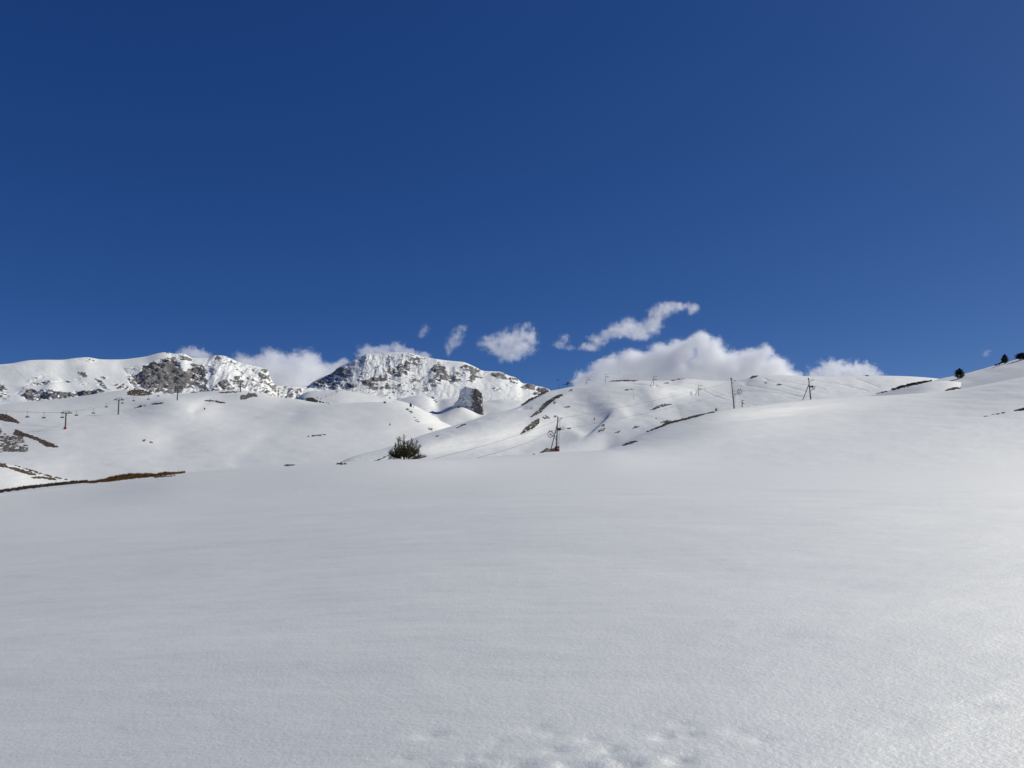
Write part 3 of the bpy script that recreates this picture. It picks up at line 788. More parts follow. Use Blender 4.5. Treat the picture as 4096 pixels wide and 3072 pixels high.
# ---- chairs
def make_chair(loc, label, k=1.0):
    root = empty('lift_chair', loc)
    tag(root, label, 'lift chair', 'empty chairs hanging on the chairlift')
    m = MB()
    m.box((0, 0, .05), (.3, .7, .32))
    m.tube([(0, 0, 0), (0, .15, -.9), (0, .3, -1.9), (0, .25, -2.3)], .075, 6)
    m.build('hanger', M_dark, root)
    m = MB()
    for sx in (-1, 1):
        m.tube([(0, .25, -2.3), (sx*.8, .25, -2.5), (sx*1.15, .25, -3.1), (sx*1.15, -.3, -3.6)], .06, 6)
    m.tube([(-1.15, .25, -2.95), (1.15, .25, -2.95)], .05, 6)
    m.build('frame', M_steel, root)
    m = MB(); m.box((0, -.02, -3.62), (2.4, .6, .3)); m.build('seat', M_seat, root)
    m = MB(); m.box((0, .3, -3.25), (2.3, .14, .42)); m.build('backrest', M_steel, root)
    return root
chair_specs = [
    (25, 'chair hanging above the brown turf hump at the left edge'), (110, 'second chair from the left edge on the lift'),
    (176, 'chair midway between the brown turf hump and the red-based tower'), (250, 'chair hanging right beside the mast of the red-based tower'),
    (306, 'first chair to the right of the red-based tower'), (374, 'chair midway between the two nearest lift towers'),
    (426, 'chair just left of the tower with the long shadow'), (490, 'first chair to the right of the tower with the long shadow'),
    (535, 'second chair past the tower with the long shadow'), (594, 'chair in front of the brown turf strip below the cliff'),
    (633, 'highest chair before the tower in front of the brown cliff'), (1189, 'tiny chair skimming the ridge at the left foot of the snow dome'),
    (1210, 'tiny chair left of the half hidden tower'), (1283, 'tiny chair just right of the half hidden tower'),
    (1304, 'tiny chair between the half hidden tower and the dome tower'), (1326, 'tiny chair climbing just left of the small dome tower'),
    (1367, 'tiny chair just right of the small dome tower'), (1386, 'tiny chair between the small dome tower and the slim crown tower'),
    (1423, 'tiny chair just past the slim crown tower'), (1441, 'tiny chair just left of the tower past the crown of the dome'),
    (1475, 'tiny chair first to descend past the dome crown'), (1491, 'tiny chair second to descend past the dome crown'),
    (1507, 'tiny chair third to descend past the dome crown'), (1523, 'tiny chair just above the lowest tower head'),
    (1554, 'last tiny chair, right of the lowest tower head')]
proto = None
far_end = span(T[-1][1][0], point(1600, 1606, 1900))
far_end2 = span(T[-1][1][1], point(1606, 1606, 1900))
for k, (x, lab) in enumerate(chair_specs):
    strand = lower_strands[k % 2] if x < 1545 else far_end
    pr = [project(p)[0] for p in strand]
    loc = None
    for i in range(len(strand)-1):
        if min(pr[i], pr[i+1]) <= x <= max(pr[i], pr[i+1]) and abs(pr[i]-pr[i+1]) > 1e-6:
            loc = strand[i].lerp(strand[i+1], (x-pr[i])/(pr[i+1]-pr[i])); break
    if loc is None: continue
    if proto is None:
        proto = make_chair(loc, lab); c = proto
    else:
        c = copy_tree(proto); c.location = loc; c['label'] = lab
    dd = math.hypot(loc.x, loc.y)
    if dd > 1100: c.scale = (1.15, 1.15, 1.15)

# ---- tow lift poles
def tow_pole(layer, x, ybase, ytop, label, lean=0.0, brace=None, wheel=None, ladder=True, cab=False, cap=False, arm=True, r=None, rmin=0, rz=None, thick=1.0, sheave=True):
    if r is None: p, lift, r = layer.hit(x, ybase, rmin)
    else: p = point(x, ybase, r)
    u = r/FPX                                     # metres per photo pixel at this distance
    az = math.atan2(p.x, p.y)
    root = empty('tow_pole', p, -az if rz is None else rz)
    tag(root, label, 'lift pole', 'poles of the drag lifts')
    H = (ybase-ytop)*u; lx = lean*u
    P = lambda f, dx=0, dy=0: Vector((lx*f + dx, dy, H*f))
    m = MB(); m.tube([P(-.15), P(0), P(1)], [.20*thick, .20*thick, .15*thick], 12); m.build('mast', M_steel, root, True)
    if brace:
        bx, by, f = brace
        m = MB(); m.tube([(bx*u*1.08, -.3, -by*u-.5), P(f, -.05, -.1), P(f+.005, .05)], .11*thick, 8); m.build('brace', M_steel, root, True)
    m = MB(); tl = max(1.0, 17*u if H > 7 else .2*H)
    tip = P(.957, tl, 0)
    m.tube([P(.94), tip], .055*thick, 6); m.tube([tip, P(.84)], .05*thick, 6); m.box(tip, (.16, .4, .14))
    m.build('top_bracket', M_steel, root)
    if cap:
        m = MB(); m.box(P(1, -.12, 0) + Vector((0, 0, .12)), (.46, .46, .5)); m.build('cap', M_dark, root)
    if ladder:
        m = MB()
        for s_ in (.34, .58): m.tube([P(.16, s_, -.06), P(.88, s_, -.06)], .022, 5)
        n_r = int(H*.72/.3)
        for j in range(n_r):
            f = .16 + .72*(j+.5)/n_r
            m.tube([P(f, .34, -.06), P(f, .58, -.06)], .018, 4)
        m.build('ladder', M_steel, root)
    wp = None
    if wheel:
        dx, dz, R = wheel
        c = Vector((dx*u, -.35, dz*u))
        m = MB()
        f0 = dz*u/H - .07
        m.tube([P(f0), c + Vector((0, .2, -.1))], .06, 6); m.tube([P(f0-.12), c*.55 + P(f0)*.45 + Vector((0, 0, -.05))], .05, 6)
        m.tube([P(f0+.12), c + Vector((.2 if dx < 0 else -.2, .2, .35))], .04, 6)
        m.build('wheel_arm', M_dark, root)
        m = MB(); m.ring(c, R, .055, (0, 1, 0), 28, 6); m.disc(c, .13, .14, (0, 1, 0), 10)
        for j in range(6):
            th = j*math.tau/6 + .3
            m.tube([c, c + Vector((math.cos(th)*R, 0, math.sin(th)*R))], .035, 5)
        m.build('sheave_wheel', M_dark, root)
        m = MB()
        for j in (-1, 1): m.disc(c + Vector((j*.32, .1, R+.22)), .11, .1, (0, 1, 0), 10)
        m.tube([c + Vector((-.55, .1, R+.05)), c + Vector((.6, .1, R+.12))], .035, 5)
        m.build('guide_rollers', M_dark, root)
        wp = root.matrix_basis @ (c + Vector((0, 0, R)))
    if arm and sheave:
        m = MB(); f = .62
        L = max(1.2, 21*u if H > 7 else .24*H)
        m.box(P(f, .32*L, -.05), (.62*L, .22, .2)); m.disc(P(f+.03, .5*L, -.1), .26, .16, (0, 1, 0), 14); m.box(P(f+.028, .25*L, -.1), (.4*L, .3, .26))
        m.tube([P(f-.03, .2*L, -.1), P(f+.012, L*1.15, -.1)], .06, 6)
        m.build('sheave_arm', M_dark, root)
    if cab:
        m = MB(); m.box((-.2, 0, .55), (.34, .6, 1.25)); m.build('footing_box', M_brownsteel, root)
        m = MB(); m.box((.42, -.1, .62), (.66, .62, 1.16)); m.box((.42, -.1, 1.225), (.72, .68, .06)); b = m.build('cabinet', M_red, root)
        m = MB(); m.box((.44, -.425, .72), (.27, .02, .3)); m.build('notice', M_white, b)
    top = root.matrix_basis @ tip
    mid = root.matrix_basis @ P(.62, .9, -.1)
    return root, top, wp or mid, r
pA = tow_pole(ground, 2225, 1804, 1664, 'tall leaning drag lift pole with spoked wheel, ladder and red cabinet at its foot', lean=8, brace=(-24, 4, .8), wheel=(-22, 68, .68), cab=True, thick=1.0)
pB = tow_pole(ground, 2937, 1634, 1520, 'tallest grey drag lift pole without brace, on the near snow shoulder, wheel on its right', lean=-7, wheel=(21, 62, .72), cap=True, sheave=False, thick=1.15)
pC = tow_pole(ground, 3243, 1598, 1521, 'dark drag lift pole with a slanting brace on the right snow crest under the skyline', lean=-4, brace=(-28, 1, .76), wheel=(11, 40, .5), cap=True, ladder=False, thick=1.3)
pE = tow_pole(hill, 2795, 1584, 1541, 'braced drag lift pole with dark foot, low on the right flank of the hill', brace=(-16, 3, .72), ladder=False, thick=1.2)
pD = tow_pole(hill, 2615, 1544, 1505, 'braced drag lift pole standing against the cloud just below the hill crest', brace=(-15, 4, .8), ladder=False, thick=1.2, rmin=500)
pF = tow_pole(hill, 2422, 1529, 1495, 'unbraced pale drag lift pole on the hill skyline before the big cloud', ladder=False, thick=1.2, rmin=600)
pG = tow_pole(hill, 2348, 1540, 1507, 'thin braced drag lift pole on the skyline at the left end of the big cloud', brace=(-12, 2, .5), ladder=False, thick=1.1, rmin=600)
pH = tow_pole(hill, 2969, 1634, 1602, 'short drag lift pole half sunk behind the near snow crest, right of the taller pole', ladder=False, thick=1.3)
# cables of the two drag lifts
def sagline(P, sag=.008):
    out = []
    for a, b in zip(P[:-1], P[1:]):
        q = span(a, b, 10, sag); out += q if not out else q[1:]
    return out
pA0 = point(1330, 1925, 70); pA1 = point(1500, 1915, 62)
c_end = point(3480, 1525, 560); c_end2 = point(3500, 1560, 560)
rope('tow_cable', [sagline([pA0, pA[1], pB[1], pC[1], c_end]), sagline([pA1, pA[2], pB[2], pC[2], c_end2])], .022, 'near drag lift cable from behind the pine past the red cabinet pole to the right', 'cable')
sG = point(2290, 1537, 880)
rope('tow_cable', [sagline([sG, pG[1], pF[1], pD[1], pE[1], pH[1], point(3090, 1640, 300)], .004), sagline([sG, pG[2], pF[2], pD[2], pE[2], pH[2], point(3090, 1652, 300)], .004)], .03, 'thin far drag lift cable along the skyline poles of the middle hill', 'cable')

# ---- return station of the far drag lift and the wind mast beside it
def station():
    p, l, r = hill.hit(2269, 1549, 600); u = r/FPX
    az = math.atan2(p.x, p.y)
    root = empty('lift_station', p, -az)
    tag(root, 'dark metal drag lift return station with a slanted canopy on the hill skyline', 'lift station')
    for x, y, top, lean in ((0, 0, 17, .6), (-18, 2, 13, 1.2), (20, -3, 14, -.6)):
        m = MB(); m.tube([(x*u, 0, -y*u-1), ((x+lean)*u, 0, top*u)], (.28 if x == 0 else .16), 8); m.build('leg', M_dark, root)
    m = MB(); rot = Matrix.Rotation(RAD(-9), 3, 'Y')
    m.box((1*u, 0, 14.2*u), (38*u, .5, .38), rot); m.box((1*u, .9, 13.6*u), (30*u, .3, .3), rot)
    m.build('main_beam', M_dark, root)
    m = MB(); m.disc((-3*u, .4, 11.5*u), 4.2*u, .35, (.15, 0, 1), 20); m.build('bullwheel', M_dark, root)
    m = MB(); m.box((2*u, 0, 18.4*u), (11*u, 2.0, 1.1), rot)
    m.box((5*u, 0, 21*u), (7*u, 2.0, .5), Matrix.Rotation(RAD(-22), 3, 'Y')); m.build('drive_housing', M_dark, root)
station()
def wind_mast():
    p, l, r = hill.hit(2235, 1557, 600); u = r/FPX; az = math.atan2(p.x, p.y)
    root = empty('weather_mast', p, -az)
    tag(root, 'slim weather mast with a crosswise instrument head on the skyline left of the lift station', 'mast')
    m = MB(); m.tube([(0, 0, -1), (0, 0, 12*u)], .26, 8); m.build('foot_post', M_dark, root)
    m = MB(); m.tube([(0, 0, 12*u), (0, 0, 44*u)], .10, 6); m.build('mast', M_dark, root)
    m = MB(); m.box((-3.6*u, 0, 38*u), (6*u, .3, .32)); m.box((-7*u, 0, 38*u), (.55, .5, 5.4*u)); m.box((-.6*u, 0, 38.6*u), (.5, .5, 5.4*u)); m.build('instrument_head', M_dark, root)
wind_mast()
# ---- bamboo marker sticks on the hill
for x, y, h, lab in ((2432, 1591, 9, 'thin marker stick on the hill below the skyline poles, middle of three'), (2535, 1597, 16, 'thin marker stick on the hill, rightmost of three, tall with a knob on top'), (2355, 1606, 13, 'marker stick beside a small dark stone on the hill slope')):
    p, l, r = hill.hit(x, y); u = r/FPX
    m = MB(); m.tube([(p.x, p.y, p.z-.3), (p.x+.05, p.y, p.z+h*u)], [.09, .07], 6)
    if h > 15: m.disc((p.x+.05, p.y, p.z+h*u), .16, .5, (0, 0, 1), 8)
    tag(m.build('marker_stick', M_bamboo), lab, 'marker stick', 'marker sticks on the middle hill')

# ------------------------------------------------------------------ bare patches: turf clumps and stones lying through the snow
_t = (1+5**.5)/2
ICO_V = np.array([(-1,_t,0),(1,_t,0),(-1,-_t,0),(1,-_t,0),(0,-1,_t),(0,1,_t),(0,-1,-_t),(0,1,-_t),(_t,0,-1),(_t,0,1),(-_t,0,-1),(-_t,0,1)])/math.sqrt(1+_t*_t)
ICO_F = np.array([(0,11,5),(0,5,1),(0,1,7),(0,7,10),(0,10,11),(1,5,9),(5,11,4),(11,10,2),(10,7,6),(7,1,8),(3,9,4),(3,4,2),(3,2,6),(3,6,8),(3,8,9),(4,9,5),(2,4,11),(6,2,10),(8,6,7),(9,8,1)])
def patch(name, layer, poly, mat, label, cat, cov=.8, size=3.2, flat=.55, seed=1, rmin=0, group=None, maxn=900, grass=False):
    P = np.asarray(poly); rs = np.random.RandomState(seed*31 + abs(int(P[0, 0])))
    x0, y0 = P.min(0); x1, y1 = P.max(0)
    st = size*.55
    gx, gy = np.meshgrid(np.arange(x0-1, x1+1, st*1.25), np.arange(y0-1, y1+1, st*.6))
    gx = gx + rs.uniform(-.6, .6, gx.shape)*st; gy = gy + rs.uniform(-.4, .4, gy.shape)*st
    gx, gy = gx.ravel(), gy.ravel()
    sd = poly_sd(gx, gy, poly) + (fbm(gx/7, gy/3, seed, 2)-.5)*5
    keep = (sd > -.6) & (fbm(gx/11, gy/3.5, seed+5, 3) < .22+.62*cov)
    gx, gy = gx[keep], gy[keep]
    if len(gx) > maxn:
        k = rs.permutation(len(gx))[:maxn]; gx, gy = gx[k], gy[k]
    V = []; F = []; org = None
    for x, y in zip(gx, gy):
        p, lift, r = layer.hit(x, y, rmin)
        if org is None: org = p.copy()
        u = r/FPX; w = size*u*rs.uniform(.45, 1.0)
        v = ICO_V*rs.uniform(.65, 1.25, (12, 1))
        a = rs.uniform(0, 6.28); c, q = math.cos(a), math.sin(a)
        v = np.stack([v[:, 0]*c - v[:, 1]*q, v[:, 0]*q + v[:, 1]*c, v[:, 2]], 1)
        hz = w*flat
        up = min(max(lift, 0), 60*u)
        zz = v[:, 2]*hz
        zz = np.where(v[:, 2] > 0, zz + up, zz - .15*hz)
        V.append(np.stack([p.x-org.x + v[:, 0]*w*1.1, p.y-org.y + v[:, 1]*w*1.1, p.z-org.z + zz], 1))
        F.append(ICO_F + 12*(len(V)-1))
        if grass:
            for _ in range(3):
                bx, by = p.x-org.x + rs.normal(0, w), p.y-org.y + rs.normal(0, w)
                z0 = p.z-org.z + up
                hh = w*rs.uniform(1.0, 2.0)
                pad = np.zeros((12, 3)); dx = rs.normal(0, .4)*hh
                tri = np.array([(bx-.3*w, by, z0), (bx+.3*w, by, z0), (bx+dx, by, z0+hh)])
                pad[:3] = tri; pad[3:] = tri[2]
                V.append(pad); F.append(np.array([(0, 1, 2)]) + 12*(len(V)-1))
    if not V: return None
    me = bpy.data.meshes.new(name)
    me.from_pydata(np.concatenate(V).tolist(), [], np.concatenate(F).tolist()); me.update()
    me.materials.append(mat)
    o = bpy.data.objects.new(name, me); o.location = org
    COL.objects.link(o)
    tag(o, label, cat, group)
    return o
G1 = 'bare turf patches on the left slope'; G2 = 'bare turf and rocks on the middle hill'
def turf(layer, poly, label, mat=M_turf, cat='turf patch', name='turf_patch', **k): return patch(name, layer, poly, mat, label, cat, **k)
turf(basin, R_('1', [(-60, 955), (0, 965), (60, 975), (150, 1010), (200, 1045), (255, 1090), (150, 1068), (60, 1050), (0, 1045), (-60, 1045)]), 'brown turf hump at the left edge under the leftmost lift chair', cov=.95, size=4, seed=3)
turf(basin, R_('8', [(-60, 370), (0, 360), (30, 410), (130, 470), (160, 460), (290, 465), (300, 530), (350, 580), (350, 640), (290, 665), (150, 650), (0, 665), (-60, 660)]), 'large broken patch of brown rock and turf mixed with snow at the left edge', M_rockp, 'rock patch', 'rock_patch', cov=.5, size=5, seed=5)
turf(basin, R_('8', [(170, 430), (200, 380), (330, 425), (500, 490), (650, 545), (740, 592), (680, 600), (570, 580), (480, 515), (330, 462), (230, 455)]), 'long dark turf streak running down to the right beside the large broken patch', cov=.85, size=4, seed=7)
turf(bank, R_('8', [(-40, 795), (60, 805), (80, 845), (220, 865), (380, 910), (465, 950), (380, 950), (250, 910), (100, 862), (0, 838), (-40, 830)]), 'brown turf strip along the top of the low snow bank at lower left', cov=.95, size=3.6, seed=9)
turf(bank, R_('8', [(395, 975), (480, 970), (600, 978), (680, 990), (710, 1014), (650, 1012), (560, 992), (420, 988)]), 'small brown turf strip on the low snow bank, below the longer strip', cov=.95, size=3.4, seed=11)
turf(bank, R_('8', [(190, 828), (350, 868), (520, 925), (680, 970), (960, 1028), (940, 1032), (660, 980), (500, 938), (340, 882)]), 'thin dark turf line following the crest of the low snow bank', cov=.5, size=2.6, seed=12)
turf(ground, R_('8', [(-60, 1155), (0, 1145), (250, 1100), (540, 1072), (800, 1043), (1000, 1024), (1110, 1018), (1100, 1034), (900, 1052), (560, 1097), (250, 1137), (0, 1172), (-60, 1180)]), 'dark brown turf ribbon along the far edge of the foreground snow at far left', cov=.85, size=3.2, seed=13, grass=True)
turf(ground, R_('8', [(1070, 1045), (1200, 1028), (1400, 983), (1550, 948), (1650, 935), (1850, 936), (1960, 940), (2080, 920), (2230, 922), (2330, 908), (2330, 922), (2212, 938), (1960, 968), (1750, 988), (1500, 1018), (1200, 1048), (1100, 1052)]), 'orange brown dry grass mound at the far edge of the foreground snow', M_grass, 'grass mound', 'grass_mound', cov=.95, size=4, seed=15, grass=True, maxn=1500)
turf(ground, R_('8', [(1940, 985), (2000, 968), (2212, 953), (2212, 960), (2040, 975)]), 'thin dark turf line just in front of the right end of the orange grass mound', cov=.9, size=2.6, seed=16)
turf(ground, [(1338, 1857), (1350, 1853), (1372, 1852), (1388, 1855), (1384, 1858), (1350, 1859)], 'small dark turf tuft on the foreground snow edge just left of the pine', cov=1, size=3.5, seed=17)
turf(ground, [(1134, 1862), (1150, 1859), (1182, 1859), (1180, 1862), (1150, 1864)], 'thin dark turf sliver on the foreground snow edge, well left of the pine', cov=1, size=2.6, seed=18)
turf(basin, R_('2', [(130, 892), (200, 862), (250, 855), (260, 862), (180, 882)]), 'broken turf strip below the chair line, left of a smoother strip', cov=.8, size=3, seed=19)
turf(basin, R_('2', [(330, 838), (400, 828), (488, 826), (488, 834), (420, 845), (345, 848)]), 'smooth dark turf strip below the chair line in front of the cliff', cov=1, size=3, seed=20)
turf(basin, R_('2', [(980, 800), (1100, 796), (1180, 805), (1275, 830), (1230, 832), (1120, 812)]), 'long thin turf strip on open snow below the tower on the crest', cov=.7, size=2.8, seed=21)
turf(basin, R_('2', [(1460, 738), (1490, 725), (1530, 740), (1560, 705), (1650, 703), (1668, 745), (1560, 758), (1520, 785), (1460, 782)]), 'rocky outcrop with reddish brown top under the tower on the snow crest', M_rockp, 'rock outcrop', 'rock_outcrop', cov=.85, size=3.6, seed=23)
turf(basin, R_('2', [(30, 690), (120, 660), (200, 662), (260, 680), (350, 715), (260, 735), (130, 735), (40, 722)]), 'olive brown turf hump at the foot of the big cliff', cov=.85, size=3.4, seed=25, rmin=850)
turf(basin, R_('2', [(1180, 697), (1300, 684), (1440, 689), (1440, 694), (1330, 696), (1240, 700)]), 'thin turf strip on the crest left of the tower above the rocky outcrop', cov=.7, size=2.6, seed=26, rmin=850)
turf(basin, R_('3', [(380, 768), (440, 762), (480, 765), (535, 797), (450, 788), (400, 775)]), 'dark rock strip beside the half hidden lift tower', M_rockp, 'rock strip', 'rock_strip', cov=.95, size=2.8, seed=27, rmin=800)
turf(basin, R_('3', [(560, 805), (640, 818), (700, 835), (690, 840), (620, 822)]), 'faint thin turf line right of the half hidden lift tower', cov=.6, size=2, seed=28, rmin=700)
turf(basin, R_('3', [(1650, 898), (1690, 905), (1735, 935), (1745, 958), (1715, 955), (1680, 920)]), 'speckled stone patch on the right flank of the left slope, upper of three', M_rockp, 'stone patch', 'stone_patch', cov=.45, size=2.6, seed=29)
turf(basin, R_('3', [(1750, 1005), (1790, 1020), (1845, 1065), (1835, 1082), (1780, 1055)]), 'speckled stone patch on the right flank of the left slope, middle of three', M_rockp, 'stone patch', 'stone_patch', cov=.42, size=2.6, seed=30)
turf(knoll3, R_('3', [(1800, 925), (1870, 940), (1960, 968), (2010, 990), (2045, 1045), (2000, 1040), (1945, 1000), (1930, 975), (1850, 945)]), 'dark rock wedge on the snow rib left of the rock tower', M_rockp, 'rock wedge', 'rock_wedge', cov=.75, size=3, seed=31)
turf(basin, R_('3', [(1915, 1140), (2000, 1150), (2045, 1180), (1970, 1185)]), 'speckled stone patch on the right flank of the left slope, lowest of three', M_rockp, 'stone patch', 'stone_patch', cov=.42, size=2.6, seed=32)
turf(basin, R_('3', [(415, 1252), (470, 1240), (540, 1232), (630, 1223), (640, 1230), (560, 1245), (470, 1248)]), 'thin isolated turf streak in the middle of the smooth left slope', cov=.6, size=2.6, seed=33)
turf(basin, R_('8', [(1800, 505), (1830, 500), (1835, 520), (1810, 522)]), 'tiny stone pair in the middle of the big left slope, left one', M_rockp, 'stone', 'stone', cov=.9, size=2.6, seed=34)
turf(basin, R_('8', [(1890, 530), (1925, 530), (1930, 545), (1900, 545)]), 'tiny stone pair in the middle of the big left slope, right one', M_rockp, 'stone', 'stone', cov=.7, size=2.4, seed=35)
turf(basin, R_('3', [(1378, 820), (1400, 818), (1404, 830), (1380, 832)]), 'dark boulder on the far edge of the smooth left slope under the lowest lift tower', M_rockp, 'boulder', 'boulder', cov=1, size=4, flat=.8, seed=36, rmin=600)
turf(basin, R_('3', [(1705, 832), (1716, 836), (1722, 848), (1708, 848)]), 'small dark stone on the snow right of the lowest lift tower', M_rockp, 'stone', 'stone', cov=1, size=2.4, seed=37, rmin=600)
turf(knoll3, R_('3', [(1985, 750), (2020, 770), (2050, 810), (2035, 825), (2005, 790)]), 'small rock rib on the snow knob left of the rock tower', M_rockp, 'rock rib', 'rock_rib', cov=.55, size=2.6, seed=38)
turf(knoll3, R_('4', [(405, 875), (430, 872), (440, 890), (420, 892)]), 'small lone stone on the snow just left of the foot of the rock tower', M_rockp, 'stone', 'stone', cov=1, size=2.4, seed=39)
# the middle hill
H_ = dict(group=G2)
turf(hill, R_('4', [(1325, 1010), (1390, 960), (1440, 920), (1500, 840), (1600, 770), (1720, 715), (1745, 735), (1640, 785), (1545, 862), (1460, 950), (1395, 985)]), 'long black turf ridge slanting down the left side of the middle hill', cov=.85, size=4, seed=41)
turf(hill, R_('4', [(1205, 1222), (1270, 1140), (1340, 1085), (1400, 1045), (1450, 1028), (1440, 1085), (1370, 1150), (1300, 1185)]), 'ragged black turf patch left of the leaning pole with the red cabinet', cov=.75, size=4, seed=43)
turf(hill, R_('4', [(1485, 1005), (1520, 985), (1560, 1005), (1575, 1028), (1510, 1030)]), 'small ragged turf patch left of the leaning pole top, above the ragged black patch', cov=.6, size=3.2, seed=44)
turf(hill, R_('4', [(1620, 1008), (1645, 988), (1668, 992), (1655, 1008)]), 'small dark turf tuft touching the top of the leaning pole', cov=.9, size=3.2, seed=45)
turf(hill, R_('4', [(1215, 850), (1300, 790), (1400, 743), (1490, 690), (1560, 670), (1570, 678), (1455, 738), (1335, 802), (1235, 858)]), 'dark turf edging the upper left skyline of the middle hill', cov=.8, size=2.8, seed=46, rmin=500)
turf(hill, R_('4', [(1615, 820), (1645, 808), (1655, 830), (1630, 845)]), 'small turf specks right of the long black turf ridge', cov=.7, size=2.8, seed=47)
turf(hill, R_('4', [(1640, 770), (1700, 745), (1735, 742), (1690, 760)]), 'short turf streak beside the upper end of the long black ridge', cov=.6, size=2.4, seed=147)
turf(hill, R_('4', [(1815, 678), (1850, 658), (1866, 662), (1835, 682)]), 'dark stone sliver just below the lift station', M_rockp, 'stone', 'stone', cov=1, size=2.8, seed=48)
turf(hill, R_('4', [(1765, 882), (1825, 868), (1835, 880), (1790, 884)]), 'small turf streak on the open middle hill below the skyline poles', cov=.8, size=2.6, seed=49)
turf(hill, R_('4', [(1785, 1150), (1800, 1138), (1835, 1140), (1830, 1155), (1800, 1160)]), 'dark stone just right of the leaning pole on the middle hill', M_rockp, 'stone', 'stone', cov=1, size=3.2, seed=50)
turf(hill, R_('5', [(1272, 920), (1350, 872), (1430, 842), (1540, 845), (1480, 862), (1400, 882), (1330, 908)]), 'black turf streak tapering to the left above the shaded gully', cov=.75, size=3.2, seed=51)
turf(hill, R_('5', [(600, 1205), (640, 1155), (695, 1145), (690, 1165), (640, 1212)]), 'black rocks at the bottom of the shaded gully', M_rockp, 'rocks', 'gully_rocks', cov=.7, size=3.4, seed=52)
turf(hill, R_('5', [(650, 1125), (672, 1095), (692, 1098), (688, 1125)]), 'black rock in the shaded gully, just above the lower rocks', M_rockp, 'rock', 'gully_rock', cov=1, size=3.4, seed=53)
turf(hill, R_('5', [(825, 1202), (890, 1178), (880, 1192), (845, 1204)]), 'small turf streak right of the shaded gully, low on the hill', cov=.9, size=2.8, seed=54)
turf(hill, R_('5', [(1052, 1147), (1080, 1122), (1128, 1130), (1085, 1148)]), 'small turf streak midway between the gully and the long dark edge', cov=.7, size=2.8, seed=55)
turf(hill, R_('5', [(1385, 1075), (1430, 1060), (1480, 1048), (1560, 1065), (1480, 1092), (1420, 1090)]), 'ragged turf patch just above the long dark edge of the near shoulder', cov=.75, size=3.4, seed=56)
turf(hill, R_('5', [(1330, 1025), (1345, 1018), (1358, 1028), (1340, 1032)]), 'tiny stone above the ragged turf patch on the hill', M_rockp, 'stone', 'stone', cov=1, size=2.2, seed=57)
turf(hill, R_('5', [(930, 668), (960, 655), (1000, 650), (1060, 660), (990, 668)]), 'faint stone scatter below the pale skyline pole', M_rockp, 'stones', 'stone_scatter', cov=.4, size=2.2, seed=58)
turf(hill, R_('5', [(1440, 582), (1480, 570), (1515, 580), (1480, 590)]), 'faint stone scatter right of the braced pole by the cloud', M_rockp, 'stones', 'stone_scatter', cov=.5, size=2.2, seed=59)
turf(hill, R_('5', [(745, 556), (830, 543), (950, 540), (1110, 546), (1110, 550), (980, 551), (850, 554)]), 'grey brown turf strip on the skyline right of the pale pole', cov=1, size=2.4, seed=60, rmin=650)
turf(hill, R_('5', [(1535, 546), (1620, 527), (1690, 519), (1690, 523), (1620, 533), (1560, 546)]), 'short turf strip on the skyline at the highest dome of the hill', cov=1, size=2.2, seed=61, rmin=650)
turf(hill, R_('A', [(1568, 228), (1640, 188), (1708, 168), (1710, 174), (1650, 198), (1580, 230)]), 'thin dark turf line on the lower left flank of the hill, right of pine', cov=1, size=2.6, seed=62)
turf(hill, R_('A', [(1268, 354), (1285, 343), (1312, 339), (1300, 350), (1280, 357)]), 'tiny turf speck on the lower left flank of the hill, nearest the pine', cov=1, size=2.2, seed=63)
turf(hill, R_('A', [(355, 713), (430, 688), (530, 645), (560, 640), (530, 657), (440, 697), (375, 716)]), 'dark turf line sloping down to the left behind the pine', cov=1, size=2.6, seed=64)
# pole foot, near shoulder edge, right side
turf(ground, R_('B', [(712, 855), (750, 820), (790, 815), (800, 785), (830, 768), (880, 785), (850, 812), (780, 838)]), 'dark boulders beside the foot of the leaning pole', M_rockp, 'boulders', 'boulder_heap', cov=1, size=5, flat=.7, seed=65)
turf(ground, R_('B', [(880, 790), (930, 770), (980, 757), (985, 766), (930, 784), (890, 798)]), 'dark line between the boulders and the pole mast', cov=1, size=3, seed=66)  # thin run of dark clumps from the boulders to the mast
turf(ground, R_('B', [(583, 876), (600, 868), (612, 876), (600, 882)]), 'single small dark stone on snow left of the pole boulders', M_rockp, 'stone', 'stone', cov=1, size=2.6, seed=67)
turf(ground, R_('5', [(1230, 1188), (1330, 1145), (1430, 1103), (1530, 1063), (1660, 1033), (1850, 983), (2000, 948), (2085, 935), (2085, 942), (1990, 962), (1860, 998), (1700, 1047), (1560, 1077), (1440, 1120), (1330, 1160), (1235, 1196)]), 'long dark turf edge along the crest of the near snow shoulder', cov=.95, size=3.2, seed=68)
turf(ground, [(2488, 1781), (2510, 1770), (2545, 1762), (2550, 1766), (2520, 1776), (2495, 1784)], 'thin brown turf streak at the left tip of the near snow shoulder', cov=1, size=3, seed=69)
turf(hill2, R_('6', [(632, 518), (655, 490), (690, 482), (725, 486), (715, 500), (680, 512), (655, 518)]), 'dark overhanging snow lip on the right skyline beside the tall pole', M_rockp, 'rock', 'dark_cornice', cov=1, size=3, seed=70)  # dark clumps stand in for the shaded lip of the snow cornice
turf(hill2, R_('6', [(815, 575), (835, 568), (850, 575), (830, 582)]), 'small dark stone on the white right hill below the dark snow lip', M_rockp, 'stone', 'stone', cov=1, size=2.4, seed=71)
turf(hill2, R_('6', [(975, 598), (1000, 590), (1030, 598), (1000, 604)]), 'second small dark stone on the white right hill, left of the braced pole', M_rockp, 'stone', 'stone', cov=1, size=2.2, seed=72)
turf(hill2, R_('7', [(200, 486), (215, 479), (240, 479), (245, 486)]), 'tiny dark stone on the right skyline under the smallest cloud', M_rockp, 'stone', 'stone', cov=1, size=2, seed=73)
